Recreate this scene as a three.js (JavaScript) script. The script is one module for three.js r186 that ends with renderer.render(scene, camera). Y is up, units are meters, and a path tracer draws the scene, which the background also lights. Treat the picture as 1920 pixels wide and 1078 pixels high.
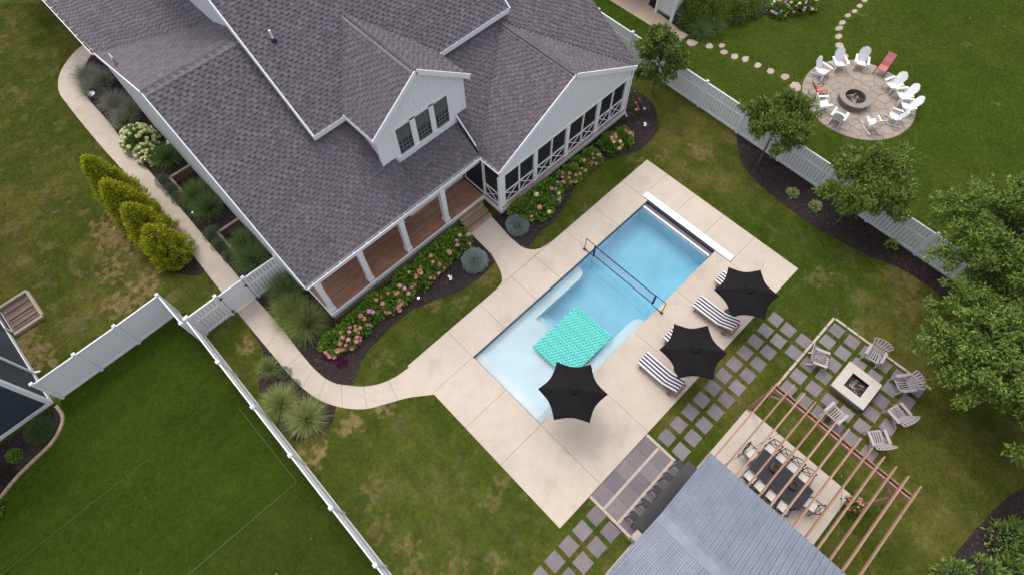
import * as THREE from 'three';
import { mergeGeometries, toCreasedNormals } from 'three/addons/utils/BufferGeometryUtils.js';
import { RoundedBoxGeometry } from 'three/addons/geometries/RoundedBoxGeometry.js';

// ---------------------------------------------------------------- camera, sky, sun, exposure
const scene = new THREE.Scene();
const camera = new THREE.PerspectiveCamera(52.31, 1024 / 574, 0.5, 900);
{
  const yaw = THREE.MathUtils.degToRad(42.929), pit = THREE.MathUtils.degToRad(62.5415);
  camera.position.set(0, 25, 0);
  camera.up.set(0, 1, 0);
  camera.lookAt(Math.sin(yaw) * Math.cos(pit), 25 - Math.sin(pit), -Math.cos(yaw) * Math.cos(pit));
  camera.rotateZ(THREE.MathUtils.degToRad(-1.436));
}
const renderer = new THREE.WebGLRenderer({ antialias: true });
renderer.setSize(1024, 574);
renderer.toneMapping = THREE.LinearToneMapping;
renderer.toneMappingExposure = 1.03;
renderer.shadowMap.enabled = true;
renderer.shadowMap.type = THREE.PCFSoftShadowMap;

const SUN = new THREE.Vector3(0.18, 0.875, -0.45).normalize();
const sun = new THREE.DirectionalLight(0xfff1e0, 0.6);
sun.position.copy(SUN).multiplyScalar(90).add(new THREE.Vector3(10, 0, -10));
sun.target.position.set(10, 0, -10);
sun.castShadow = true;
sun.shadow.radius = 21;
sun.shadow.mapSize.set(4096, 4096);
Object.assign(sun.shadow.camera, { left: -45, right: 45, top: 45, bottom: -45, near: 10, far: 200 });
scene.add(sun, sun.target);

// ---------------------------------------------------------------- small tools
function rng(seed) { let a = seed >>> 0; return () => { a = (a + 0x6d2b79f5) | 0; let t = Math.imul(a ^ (a >>> 15), 1 | a); t = (t + Math.imul(t ^ (t >>> 7), 61 | t)) ^ t; return ((t ^ (t >>> 14)) >>> 0) / 4294967296; }; }
const lerp = (a, b, t) => a + (b - a) * t;
const clamp = (x, a = 0, b = 1) => Math.min(b, Math.max(a, x));
const smooth = (a, b, x) => { const t = clamp((x - a) / (b - a)); return t * t * (3 - 2 * t); };
const V = (x, y, z) => new THREE.Vector3(x, y, z);
function hash2(x, y, s) { let h = Math.imul(x, 374761393) + Math.imul(y, 668265263) + Math.imul(s, 2147483647 - 61); h = Math.imul(h ^ (h >>> 13), 1274126177); return ((h ^ (h >>> 16)) >>> 0) / 4294967296; }
function vn(x, y, s = 0) {
  const xi = Math.floor(x), yi = Math.floor(y); let u = x - xi, v = y - yi; u = u * u * (3 - 2 * u); v = v * v * (3 - 2 * v);
  return lerp(lerp(hash2(xi, yi, s), hash2(xi + 1, yi, s), u), lerp(hash2(xi, yi + 1, s), hash2(xi + 1, yi + 1, s), u), v);
}
function fbm(x, y, o = 4, s = 0) { let a = 0.5, f = 1, r = 0, n = 0; for (let i = 0; i < o; i++) { r += a * vn(x * f, y * f, s + i * 17); n += a; a *= 0.5; f *= 2.03; } return r / n; }
// tiling noise for repeating textures
function vnT(x, y, p, s) {
  const xi = Math.floor(x), yi = Math.floor(y); let u = x - xi, v = y - yi; u = u * u * (3 - 2 * u); v = v * v * (3 - 2 * v);
  const m = (k) => ((k % p) + p) % p;
  return lerp(lerp(hash2(m(xi), m(yi), s), hash2(m(xi + 1), m(yi), s), u), lerp(hash2(m(xi), m(yi + 1), s), hash2(m(xi + 1), m(yi + 1), s), u), v);
}
function fbmT(u, v, p, o, s) { let a = 0.5, r = 0, n = 0, q = p; for (let i = 0; i < o; i++) { r += a * vnT(u * q, v * q, q, s + i * 31); n += a; a *= 0.55; q *= 2; } return r / n; }
const toS = (c) => (c <= 0.0031308 ? c * 12.92 : 1.055 * Math.pow(c, 1 / 2.4) - 0.055);
function tex(w, h, fn, { color = true, wrap = THREE.RepeatWrapping, size = 1 } = {}) {   // fn(u, v) -> [r, g, b] linear (colour) or a number
  const d = new Uint8Array(w * h * 4);
  for (let j = 0; j < h; j++) for (let i = 0; i < w; i++) {
    const c = fn((i + 0.5) / w, (j + 0.5) / h), k = (j * w + i) * 4;
    for (let n = 0; n < 3; n++) { const q = typeof c === 'number' ? c : c[n]; d[k + n] = Math.round(255 * clamp(color ? toS(q) : q)); }
    d[k + 3] = 255;
  }
  const t = new THREE.DataTexture(d, w, h, THREE.RGBAFormat);
  t.wrapS = t.wrapT = wrap; t.magFilter = THREE.LinearFilter; t.minFilter = THREE.LinearMipmapLinearFilter; t.generateMipmaps = true;
  if (color) t.colorSpace = THREE.SRGBColorSpace;
  t.repeat.set(1 / size, 1 / size); t.needsUpdate = true;
  return t;
}
const lin = (r, g, b) => new THREE.Color().setRGB(r, g, b);
const soft = (c, rough = 0.9, extra = {}) => new THREE.MeshPhysicalMaterial({ color: Array.isArray(c) ? lin(...c) : c, roughness: rough, specularIntensity: 0.25, ...extra });
const mat = (c, rough = 0.7, extra = {}) => new THREE.MeshStandardMaterial({ color: Array.isArray(c) ? lin(...c) : c, roughness: rough, ...extra });

// geometry helpers
function boxUV(g) {   // uv in metres, by the dominant axis of each face
  g = g.index ? g.toNonIndexed() : g;
  const p = g.attributes.position, n = g.attributes.normal, uv = new Float32Array(p.count * 2);
  for (let i = 0; i < p.count; i++) {
    const ax = Math.abs(n.getX(i)), ay = Math.abs(n.getY(i)), az = Math.abs(n.getZ(i));
    if (ay >= ax && ay >= az) { uv[2 * i] = p.getX(i); uv[2 * i + 1] = p.getZ(i); } else if (ax >= az) { uv[2 * i] = p.getZ(i); uv[2 * i + 1] = p.getY(i); } else { uv[2 * i] = p.getX(i); uv[2 * i + 1] = p.getY(i); }
  }
  g.setAttribute('uv', new THREE.BufferAttribute(uv, 2));
  for (const k of Object.keys(g.attributes)) if (!['position', 'normal', 'uv', 'color'].includes(k)) g.deleteAttribute(k);
  return g;
}
function bx(w, h, d, x = 0, y = 0, z = 0, rx = 0, ry = 0, rz = 0) {   // box, centre at x y z
  const g = new THREE.BoxGeometry(w, h, d);
  if (rx || ry || rz) g.applyMatrix4(new THREE.Matrix4().makeRotationFromEuler(new THREE.Euler(rx, ry, rz)));
  g.translate(x, y, z); return g;
}
const bb = (x0, x1, y0, y1, z0, z1) => bx(x1 - x0, y1 - y0, z1 - z0, (x0 + x1) / 2, (y0 + y1) / 2, (z0 + z1) / 2);
function rb(w, h, d, r, x = 0, y = 0, z = 0, seg = 2) { const g = new RoundedBoxGeometry(w, h, d, seg, r); g.translate(x, y, z); return g; }
function cyl(r0, r1, h, x = 0, y = 0, z = 0, seg = 12) { const g = new THREE.CylinderGeometry(r1, r0, h, seg); g.translate(x, y + h / 2, z); return g; }
function bar(a, b, w, h = w, roll = 0) {   // rectangular bar between two points
  const A = a.isVector3 ? a : V(...a), B = b.isVector3 ? b : V(...b), d = B.clone().sub(A), L = d.length();
  const g = new THREE.BoxGeometry(w, h, L); const m = new THREE.Matrix4(); const zz = d.clone().normalize();
  let up = Math.abs(zz.y) > 0.95 ? V(1, 0, 0) : V(0, 1, 0); const xx = up.clone().cross(zz).normalize(), yy = zz.clone().cross(xx);
  if (roll) { xx.applyAxisAngle(zz, roll); yy.applyAxisAngle(zz, roll); }
  m.makeBasis(xx, yy, zz).setPosition(A.clone().add(B).multiplyScalar(0.5)); g.applyMatrix4(m); return g;
}
function tube(pts, r, seg = 16, rad = 6) { const c = new THREE.CatmullRomCurve3(pts.map((p) => (p.isVector3 ? p : V(...p)))); return new THREE.TubeGeometry(c, seg, r, rad, false); }
function rod(a, b, r0, r1 = r0, seg = 7) {
  const A = a.isVector3 ? a : V(...a), B = b.isVector3 ? b : V(...b), d = B.clone().sub(A);
  const g = new THREE.CylinderGeometry(r1, r0, d.length(), seg); g.translate(0, d.length() / 2, 0);
  g.applyQuaternion(new THREE.Quaternion().setFromUnitVectors(V(0, 1, 0), d.normalize())); g.translate(A.x, A.y, A.z); return g;
}
function plate(pts, thick) {   // planar polygon in space (counter-clockwise seen from its outer side), given thickness inwards
  const P = pts.map((p) => (p.isVector3 ? p.clone() : V(...p))), n = V(0, 0, 0);
  for (let i = 0; i < P.length; i++) { const a = P[i], b = P[(i + 1) % P.length]; n.x += (a.y - b.y) * (a.z + b.z); n.y += (a.z - b.z) * (a.x + b.x); n.z += (a.x - b.x) * (a.y + b.y); }
  n.normalize();
  let u = Math.abs(n.y) > 0.999 ? V(1, 0, 0) : V(0, 1, 0).cross(n).normalize(); const v = n.clone().cross(u);
  const q = P.map((p) => new THREE.Vector2(p.dot(u), p.dot(v)));
  const tri = THREE.ShapeUtils.triangulateShape(q, []), pos = [], off = n.clone().multiplyScalar(-thick);
  const put = (a) => pos.push(a.x, a.y, a.z);
  for (const [a, b, c] of tri) { put(P[a]); put(P[b]); put(P[c]); put(P[c].clone().add(off)); put(P[b].clone().add(off)); put(P[a].clone().add(off)); }
  for (let i = 0; i < P.length; i++) { const a = P[i], b = P[(i + 1) % P.length], a2 = a.clone().add(off), b2 = b.clone().add(off); [a, a2, b, b, a2, b2].forEach(put); }
  const g = new THREE.BufferGeometry(); g.setAttribute('position', new THREE.Float32BufferAttribute(pos, 3)); g.computeVertexNormals(); return g;
}
function slabXZ(pts, y0, y1, holes = []) {   // ground polygon [[x, z], ...] between two heights
  const s = new THREE.Shape(pts.map(([x, z]) => new THREE.Vector2(x, -z)));
  for (const h of holes) s.holes.push(new THREE.Path(h.map(([x, z]) => new THREE.Vector2(x, -z))));
  const g = new THREE.ExtrudeGeometry(s, { depth: y1 - y0, bevelEnabled: false, curveSegments: 4 }); g.rotateX(-Math.PI / 2); g.translate(0, y0, 0); return g;
}
function sheetXZ(pts, y, holes = []) {
  const s = new THREE.Shape(pts.map(([x, z]) => new THREE.Vector2(x, -z)));
  for (const h of holes) s.holes.push(new THREE.Path(h.map(([x, z]) => new THREE.Vector2(x, -z))));
  const g = new THREE.ShapeGeometry(s); g.rotateX(-Math.PI / 2); g.translate(0, y, 0); return g;
}
function curveXZ(pts, n = 60, closed = false) { return new THREE.CatmullRomCurve3(pts.map(([x, z]) => V(x, 0, z)), closed, 'centripetal').getPoints(n).map((p) => [p.x, p.z]); }
function inPoly(x, z, P) { let c = false; for (let i = 0, j = P.length - 1; i < P.length; j = i++) { const [a, b] = P[i], [d, e] = P[j]; if ((b > z) !== (e > z) && x < ((d - a) * (z - b)) / (e - b) + a) c = !c; } return c; }

// scene graph helpers
const taken = new Map();
function numbered(n) { const k = taken.get(n) || 0; taken.set(n, k + 1); return k ? `${n}_${String(k).padStart(3, '0')}` : n; }
function merge(gs) { const list = (Array.isArray(gs) ? gs : [gs]).map((g) => boxUV(g)); const col = list.some((g) => g.attributes.color); if (!col) list.forEach((g) => g.deleteAttribute('color')); return list.length === 1 ? list[0] : mergeGeometries(list, false); }
function shade(m) { m.castShadow = m.receiveShadow = true; return m; }
function part(name, gs, m, parent, label) { const o = shade(new THREE.Mesh(merge(gs), m)); o.name = name; if (label) o.userData.label = label; parent.add(o); return o; }
function same(name, geo, m, parent) { const o = shade(new THREE.Mesh(geo, m)); o.name = name; parent.add(o); return o; }   // shares a prepared geometry
function thing(name, label, category, [x, y, z] = [0, 0, 0], turn = 0, group) {
  const o = new THREE.Group(); o.name = numbered(name); o.position.set(x, y, z); o.rotation.y = turn; o.userData = { label, category }; if (group) o.userData.group = group; scene.add(o); return o;
}
function solo(name, gs, m, label, category, group) { const o = shade(new THREE.Mesh(merge(gs), m)); o.name = numbered(name); o.userData = { label, category }; if (group) o.userData.group = group; scene.add(o); return o; }
function struct(name, gs, m) { const o = shade(new THREE.Mesh(merge(gs), m)); o.name = numbered(name); o.userData = { kind: 'structure' }; scene.add(o); return o; }
function structGroup(name) { const o = new THREE.Group(); o.name = numbered(name); o.userData = { kind: 'structure' }; scene.add(o); return o; }
function copyOf(root, [x, y, z], turn, label, group) {
  const r = root.clone(); r.name = numbered(root.name.replace(/_\d{3}$/, '')); r.position.set(x, y, z); r.rotation.set(0, turn, 0); r.userData = { ...root.userData }; if (label) r.userData.label = label; if (group) r.userData.group = group; scene.add(r); return r;
}

// ---------------------------------------------------------------- the sky: bright, broken high cloud, thinnest round the sun
{
  const W = 1024, H = 512, d = new Float32Array(W * H * 4);
  for (let j = 0; j < H; j++) for (let i = 0; i < W; i++) {
    const el = ((j + 0.5) / H - 0.5) * Math.PI, az = ((i + 0.5) / W) * 2 * Math.PI;   // three: u = atan2(z, x) / 2pi + 0.5
    const a = az - Math.PI, y = Math.sin(el), c = Math.cos(el), x = c * Math.cos(a), z = c * Math.sin(a);
    const dot = clamp(x * SUN.x + y * SUN.y + z * SUN.z, -1, 1), ang = Math.acos(dot);
    const yy = Math.max(0.06, y), px = x / (yy + 0.25), pz = z / (yy + 0.25);
    const n = fbm(px * 3.1 + 40, pz * 3.1 + 17, 6, 5), n2 = fbm(px * 1.4 + 9, pz * 1.4 + 3, 3, 9);
    const cover = smooth(0.40, 0.58, n * 0.65 + n2 * 0.35);
    const glow = Math.exp(-((ang / 0.40) ** 2)) * 8.0 + Math.exp(-((ang / 0.75) ** 2)) * 0.9;
    let r, g, b;
    const base = 0.66 + 0.16 * y;                                   // grey-white veil
    r = base * lerp(0.78, 1.0, cover); g = base * lerp(0.88, 1.0, cover); b = base * lerp(1.06, 1.03, cover);
    const gl = glow * lerp(0.07, 1.0, cover);
    r += gl * 1.0; g += gl * 0.98; b += gl * 0.95;
    if (y < 0) { const t = smooth(0, -0.15, y); r = lerp(r, 0.16, t); g = lerp(g, 0.18, t); b = lerp(b, 0.12, t); }
    const k = (j * W + i) * 4; d[k] = r; d[k + 1] = g; d[k + 2] = b; d[k + 3] = 1;
  }
  const t = new THREE.DataTexture(d, W, H, THREE.RGBAFormat, THREE.FloatType);
  t.mapping = THREE.EquirectangularReflectionMapping; t.magFilter = t.minFilter = THREE.LinearFilter; t.wrapS = THREE.RepeatWrapping; t.needsUpdate = true;
  scene.background = t; scene.environment = t;
}
// ---------------------------------------------------------------- materials shared by many things
const T = {};
T.speck = tex(256, 256, (u, v) => { const n = fbmT(u, v, 8, 5, 3), f = fbmT(u, v, 64, 2, 9); const k = 0.78 + 0.30 * n + 0.14 * (f - 0.5); return [k, k, k]; }, { size: 2.2 });
T.fineBump = tex(256, 256, (u, v) => fbmT(u, v, 32, 3, 77), { color: false, size: 0.6 });
T.wood = tex(256, 256, (u, v) => { const g = fbmT(u * 1, v, 4, 3, 21), s = fbmT(u / 8 - Math.floor(u / 8), v * 1, 64, 2, 5), q = 0.66 + 0.28 * g + 0.30 * s; return [q, q * 0.98, q * 0.96]; }, { size: 1.1 });
T.concrete = tex(1024, 1024, (u, v) => {
  const a = fbmT(u, v, 3, 5, 41), b = fbmT(u, v, 24, 4, 57), c = fbmT(u, v, 220, 2, 71), st = smooth(0.56, 0.72, fbmT(u, v, 6, 4, 91));
  const k = 0.91 + 0.20 * (a - 0.5) + 0.14 * (b - 0.5) + 0.12 * (c - 0.5) - 0.075 * st; return [k, k * (0.995 - 0.01 * st), k * (0.985 - 0.025 * st)];
}, { size: 7.3 });
const M = {
  white: mat([0.74, 0.755, 0.79], 0.5),
  trim: mat([0.78, 0.79, 0.82], 0.45),
  vinyl: mat([0.76, 0.76, 0.80], 0.38),
  concrete: soft([0.548, 0.472, 0.402], 0.85, { map: T.concrete, bumpMap: T.fineBump, bumpScale: 0.002 }),
  limestone: soft([0.50, 0.42, 0.36], 0.85, { map: T.speck, bumpMap: T.fineBump, bumpScale: 0.003 }),
  black: mat([0.014, 0.0125, 0.014], 0.55),
  metalDark: mat([0.02, 0.018, 0.018], 0.4, { metalness: 0.4 }),
  steel: mat([0.55, 0.55, 0.56], 0.3, { metalness: 0.9 }),
  darkMulch: null,
};

// ---------------------------------------------------------------- plan of the garden (metres; y up; +x along the pool, +z across it)
const POOL = { x0: 5.12, x1: 17.4, z0: -8.2, z1: -3.9 };
const walkOut = [[2.70, -8.11], [1.76, -8.81], [0.85, -9.30], [0.17, -9.69], [-0.38, -10.24], [-0.79, -10.86], [-1.10, -11.55], [-1.25, -12.21], [-1.34, -12.9], [-1.36, -14.0], [-1.36, -14.87], [-1.36, -16.09], [-1.36, -17.5], [-1.33, -19.24], [-1.25, -22.08], [-1.22, -25.34], [-1.22, -28.92], [-1.28, -31.51], [-1.29, -33.76], [-1.25, -36.19], [-1.16, -37.52], [-0.75, -38.54], [-0.21, -39.25], [0.51, -39.83], [1.06, -40.15], [2.4, -40.6]];
const walkIn = [[2.72, -9.85], [1.97, -9.94], [1.25, -10.2], [0.67, -10.61], [0.15, -11.21], [-0.12, -11.6], [-0.30, -12.1], [-0.38, -12.7], [-0.40, -13.2], [-0.39, -14.03], [-0.32, -15.2], [-0.32, -16.3], [-0.34, -17.6], [-0.29, -19.32], [-0.29, -22.09], [-0.25, -25.02], [-0.22, -28.62], [-0.26, -30.59], [-0.16, -33.4], [-0.16, -36.2], [0.0, -37.2], [0.4, -38.0], [0.9, -38.55], [1.3, -38.9], [1.7, -39.2], [2.6, -39.6]];
const stepApron = [[9.50, -13.2], [9.42, -11.84], [9.24, -11.01], [8.93, -10.3], [8.58, -10.02], [8.2, -9.972], [12.04, -9.972], [11.36, -10.08], [10.95, -10.40], [10.75, -10.89], [10.75, -11.47], [10.95, -13.2]];
const lawnEdge = [[0.45, -11.02], [1.13, -11.46], [2.01, -11.81], [2.97, -11.97], [3.85, -12.0], [4.68, -11.96], [5.71, -11.61], [6.69, -11.18], [7.78, -10.98], [8.91, -11.05], [9.26, -11.1]];
const wo = curveXZ(walkOut, 160), wi = curveXZ(walkIn, 160);
const beds = {
  porch: [...curveXZ([[-0.30, -15.4], [-0.37, -14.03], [-0.40, -13.2], [-0.37, -12.6], [-0.10, -11.6], [0.15, -11.25], [0.45, -11.02]], 24), ...curveXZ(lawnEdge, 40), [9.44, -11.9], [9.5, -13.2], [9.5, -13.9], [1.8, -13.9], [1.8, -17.6], [-0.32, -17.6]],
  screen: [[11.0, -13.2], ...curveXZ([[10.88, -12.4], [10.85, -11.76], [10.83, -10.98], [11.03, -10.61], [12.24, -10.75], [13.06, -10.71], [14.17, -11.01], [15.9, -11.6], [16.9, -11.62], [18.19, -11.36], [19.53, -10.74], [20.5, -10.66], [21.41, -10.84], [22.06, -11.31], [22.75, -12.13], [23.03, -13.42], [22.95, -14.1], [22.7, -16], [22.2, -18]], 70), [20.6, -18], [20.6, -12.9], [11.3, -12.9]],
  gate: [...curveXZ([[-1.40, -16.5], [-1.6, -15.12], [-2.17, -14.5], [-2.67, -13.81], [-2.86, -12.88], [-2.95, -11.6], [-2.92, -10.76], [-2.19, -10.34], [-1.61, -10.18], [-1.12, -10.35], [-0.72, -10.72]], 40), ...curveXZ([[-0.82, -10.88], [-1.12, -11.55], [-1.27, -12.21], [-1.36, -12.9], [-1.38, -14.5], [-1.38, -16.2]], 20)],
  fence: [...curveXZ([[24.5, -7.68], [23.44, -6.86], [22.84, -6.07], [22.42, -4.98], [22.30, -4.16], [22.14, -2.42], [22.17, -0.88], [22.34, 0.03], [22.51, 1.5], [22.89, 2.44], [23.08, 3.74], [23.03, 4.76], [22.77, 5.43], [22.7, 6.4], [22.4, 8], [22.2, 12]], 60), [24.1, 12], [24.12, 4], [24.4, -4]],
  corner: [...curveXZ([[11.2, 10.9], [11.92, 10.81], [12.91, 10.8], [13.65, 10.87], [14.7, 11.0], [15.86, 11.17], [16.82, 11.45], [19, 12]], 30), [20, 16], [10, 16]],
  neighbour: [...curveXZ([[-9.54, -19.35], [-9.56, -18.66], [-9.94, -18.27], [-10.47, -17.98], [-11.27, -17.84], [-12.03, -17.67], [-12.82, -17.37], [-14.5, -16.9]], 30), [-15, -19.5]],
  far: [...curveXZ([[28.9, -15.4], [28.84, -14.67], [28.92, -14.22], [29.54, -13.79], [30.22, -13.39], [31.37, -13.0], [32.47, -12.67], [33.14, -12.38], [33.84, -12.07], [34.23, -11.74], [34.75, -11.58], [35.6, -11.1], [36.5, -10.6]], 50), [40, -12], [34, -20], [29.3, -18]],
  hedge: [...curveXZ([[-2.2, -29.0], [-2.9, -27.7], [-3.1, -26.32], [-3.0, -24.26], [-2.85, -22.78], [-2.3, -21.5], [-1.5, -20.75], [-1.27, -20.9]], 30), [-1.26, -22.1], [-1.24, -25.3], [-1.24, -28.9], [-1.5, -29.6]],
  side: [[-0.26, -17.9], [-0.27, -22.1], [-0.22, -28.6], [-0.15, -33.4], [-0.15, -36.2], [0.05, -37.2], [0.45, -37.95], [1.3, -38.85], [1.8, -39.1], [1.8, -17.9]],
};
const WELLHOLES = [[[0.32, -27.16], [1.76, -27.16], [1.76, -25.28], [0.32, -25.28]], [[0.30, -22.26], [1.76, -22.26], [1.76, -20.38], [0.30, -20.38]]];
const patioRing = { x: 31.5, z: -4.32, r: 3.15 };
const hard = [   // footprints where no grass grows
  [...wo, ...wi.slice().reverse()], stepApron, [[2.68, -9.98], [19.5, -9.98], [19.5, -0.45], [2.68, -0.45]],
  [[4.3, -0.5], [8.15, -0.5], [8.15, 9], [2, 9], [2, 1.6], [4.3, 1.6]], [[8.1, 1.8], [12.06, 1.8], [12.06, 6.85], [8.1, 6.85]],
  [[1.6, -13.9], [21, -12.8], [21, -40], [1.6, -40]], [[27.85, -14.4], [29.0, -14.4], [34, -26], [27.85, -26]],
  [[-9.5, -19.4], [-9.5, -40], [-24, -40], [-24, -19.4]], [[-9.4, -25.7], [-8.05, -25.7], [-8.05, -23.9], [-9.4, -23.9]],
];
const jig = (P, a, s) => P.map(([x, z]) => [x + a * (fbm(x * 2.1, z * 2.1, 3, s) - 0.5) * 2, z + a * (fbm(x * 2.1 + 50, z * 2.1, 3, s) - 0.5) * 2]);
for (const k of Object.keys(beds)) if (k !== 'side') beds[k] = jig(beds[k], 0.05, 5);

// ---------------------------------------------------------------- ground: one sheet; lawn colours in the plan
const dead = [[-0.74, -9.76, .45], [-0.38, -9.74, .4], [-0.45, -9.38, .45], [-1.09, -9.68, .45], [-2.43, -9.62, .45], [-2.7, -9.37, .35], [-2.93, -10.21, .3], [0.92, -9.02, .4], [0.43, -9.27, .3], [-1.62, -6.83, .45], [-2.14, -6.46, .5], [-2.28, -5.47, .45], [-2.5, -5.42, .45], [-2.16, -4.27, .5], [-2.05, -4.08, .45], [-1.22, -2.39, .45], [-2.3, -3.35, .5], [0.09, -1.37, .4], [1.42, -3.19, .4], [2.31, -3.28, .4], [1.87, -10.98, .3], [2.55, -10.79, .35], [5.52, -11.39, .4], [6.68, -10.78, .55], [8.38, -10.74, .5], [-4.48, -23.96, .8], [-3.76, -22.42, .9], [-5.06, -22.07, .8], [-4.85, -21.59, .7], [-3.56, -26.58, .9], [-3.5, -25.91, .9], [-3.28, -24.81, .8], [-1.93, -16.04, .4], [-2.2, -15.85, .4], [-9.15, -21.79, .7], [-9.21, -23.19, .7], [-9.22, -22.21, .7], [22.66, 3.59, .7], [22.56, 2.81, .6], [21.7, 4.39, .7], [21.29, 4.25, .6], [19.68, 0.39, .6], [19.9, 0.74, .5], [18.67, 3.19, .5], [19.02, -10.55, .6], [20.14, -9.61, .5], [22.04, -8.07, .5], [21.9, -8.56, .5], [23.96, -7.58, .4], [12.3, 7.2, .4], [4.6, 1.9, .4], [12.0, 1.4, .3], [40, -2, .4], [36.5, 1.5, .3], [38, -8, .4]];
function lawn(x, z) {   // linear base colour of the grass at a place
  const big = fbm(x * 0.16 + 7, z * 0.16 + 3, 4, 1), mid = fbm(x * 0.8, z * 0.8, 4, 2), fine = fbm(x * 5, z * 5, 3, 4), grit = hash2(Math.floor(x * 26), Math.floor(z * 26), 8);
  let g, k;
  if (x < -3.1 && z > -19.5) {                                       // lush turf next door, real grass at its edges
    const turf = x < -3.8 && z < -9.3, stripe = fbm(x * 0.35, z * 3.2, 3, 11);
    k = 0.82 + 0.26 * mid + 0.22 * (fine - 0.5) + 0.16 * (grit - 0.5) + 0.24 * (stripe - 0.5) + 0.2 * (big - 0.5);
    g = turf ? [0.041, 0.070, 0.0065] : [0.045, 0.066, 0.0085]; return g.map((c) => c * k);
  }
  const lerp3 = (p, q, t) => p.map((c, i) => lerp(c, q[i], t)), left = smooth(0.5, -1.2, x) * smooth(-16.5, -19, z), far = smooth(24.2, 25, x);
  const a = [0.069, 0.088, 0.0120], b = [0.112, 0.109, 0.024], d = lerp3([0.044, 0.074, 0.0080], [0.053, 0.087, 0.0085], far), near = smooth(-10, -7, z) * smooth(4, 0, x);
  let dry = smooth(0.42, 0.68, big * 0.55 + mid * 0.45 - 0.04 * left);
  dry = Math.max(dry * (1 - 0.8 * far), 0.10 * left, near * (0.12 + 0.45 * mid));
  const deep = clamp(far * 0.8 + smooth(0.5, 0.36, big) * 0.6 * (1 - left));
  g = [0, 1, 2].map((i) => lerp(lerp(a[i], d[i], deep), b[i], dry));
  const mow = (1 - far) * (0.05 * Math.sin(x * 5.6) + 0.05 * Math.sin(z * 5.2 + 1));
  k = 0.86 + 0.26 * mid + 0.30 * (fine - 0.5) + 0.22 * (grit - 0.5) + mow;
  g = g.map((c) => c * k);
  let m = 0;
  for (const [px, pz, r] of dead) { const q = Math.hypot(x - px, z - pz) / (r * 1.25); if (q < 1) m = Math.max(m, 1 - q); }
  if (m > 0) { const w = smooth(0.50, 0.64, fbm(x * 5.2 + 3, z * 5.2, 5, 31) * 0.86 + m * 0.27); g = g.map((c, i) => lerp(c, [0.34, 0.225, 0.125][i] * (0.75 + 0.5 * fine), w * (0.24 + 0.26 * smooth(-8.4, -9.2, z) * smooth(1.6, 0.8, x)))); }
  const sp = fbm(x * 1.7 + 30, z * 1.7, 4, 37); const thin = smooth(0.60, 0.74, sp) * (left * 0.45 + 0.3) * (1 - far);   // thin, strawy spots
  return g.map((c, i) => lerp(c, [0.22, 0.17, 0.095][i], thin * 0.55));
}
const GX = -22, GZ = -56, GS = 80;
T.ground = tex(2048, 2048, (u, v) => { const c = lawn(GX + u * GS, GZ + v * GS); return c.map((q) => q * 0.92); }, { wrap: THREE.MirroredRepeatWrapping });
T.ground.repeat.set(1 / GS, 1 / GS); T.ground.offset.set(-GX / GS, -GZ / GS);
{
  const B = 420, g = sheetXZ([[-B, -B], [B, -B], [B, B], [-B, B]], 0, [[[POOL.x0 - 0.2, POOL.z0 - 0.2], [POOL.x1 + 0.2, POOL.z0 - 0.2], [POOL.x1 + 0.2, POOL.z1 + 0.2], [POOL.x0 - 0.2, POOL.z1 + 0.2]], ...WELLHOLES]);
  struct('ground', g, soft([1, 1, 1], 0.95, { map: T.ground, specularIntensity: 0.12 }));
}
// grass blades over the lawns that the view takes in
const inBed = (x, z) => Object.values(beds).some((P) => inPoly(x, z, P));
const noGrass = (x, z) => hard.some((P) => inPoly(x, z, P)) || inBed(x, z) || Math.hypot(x - patioRing.x, z - patioRing.z) < patioRing.r + 0.05;
const paverRects = [];   // filled below, before the grass is sown
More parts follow.
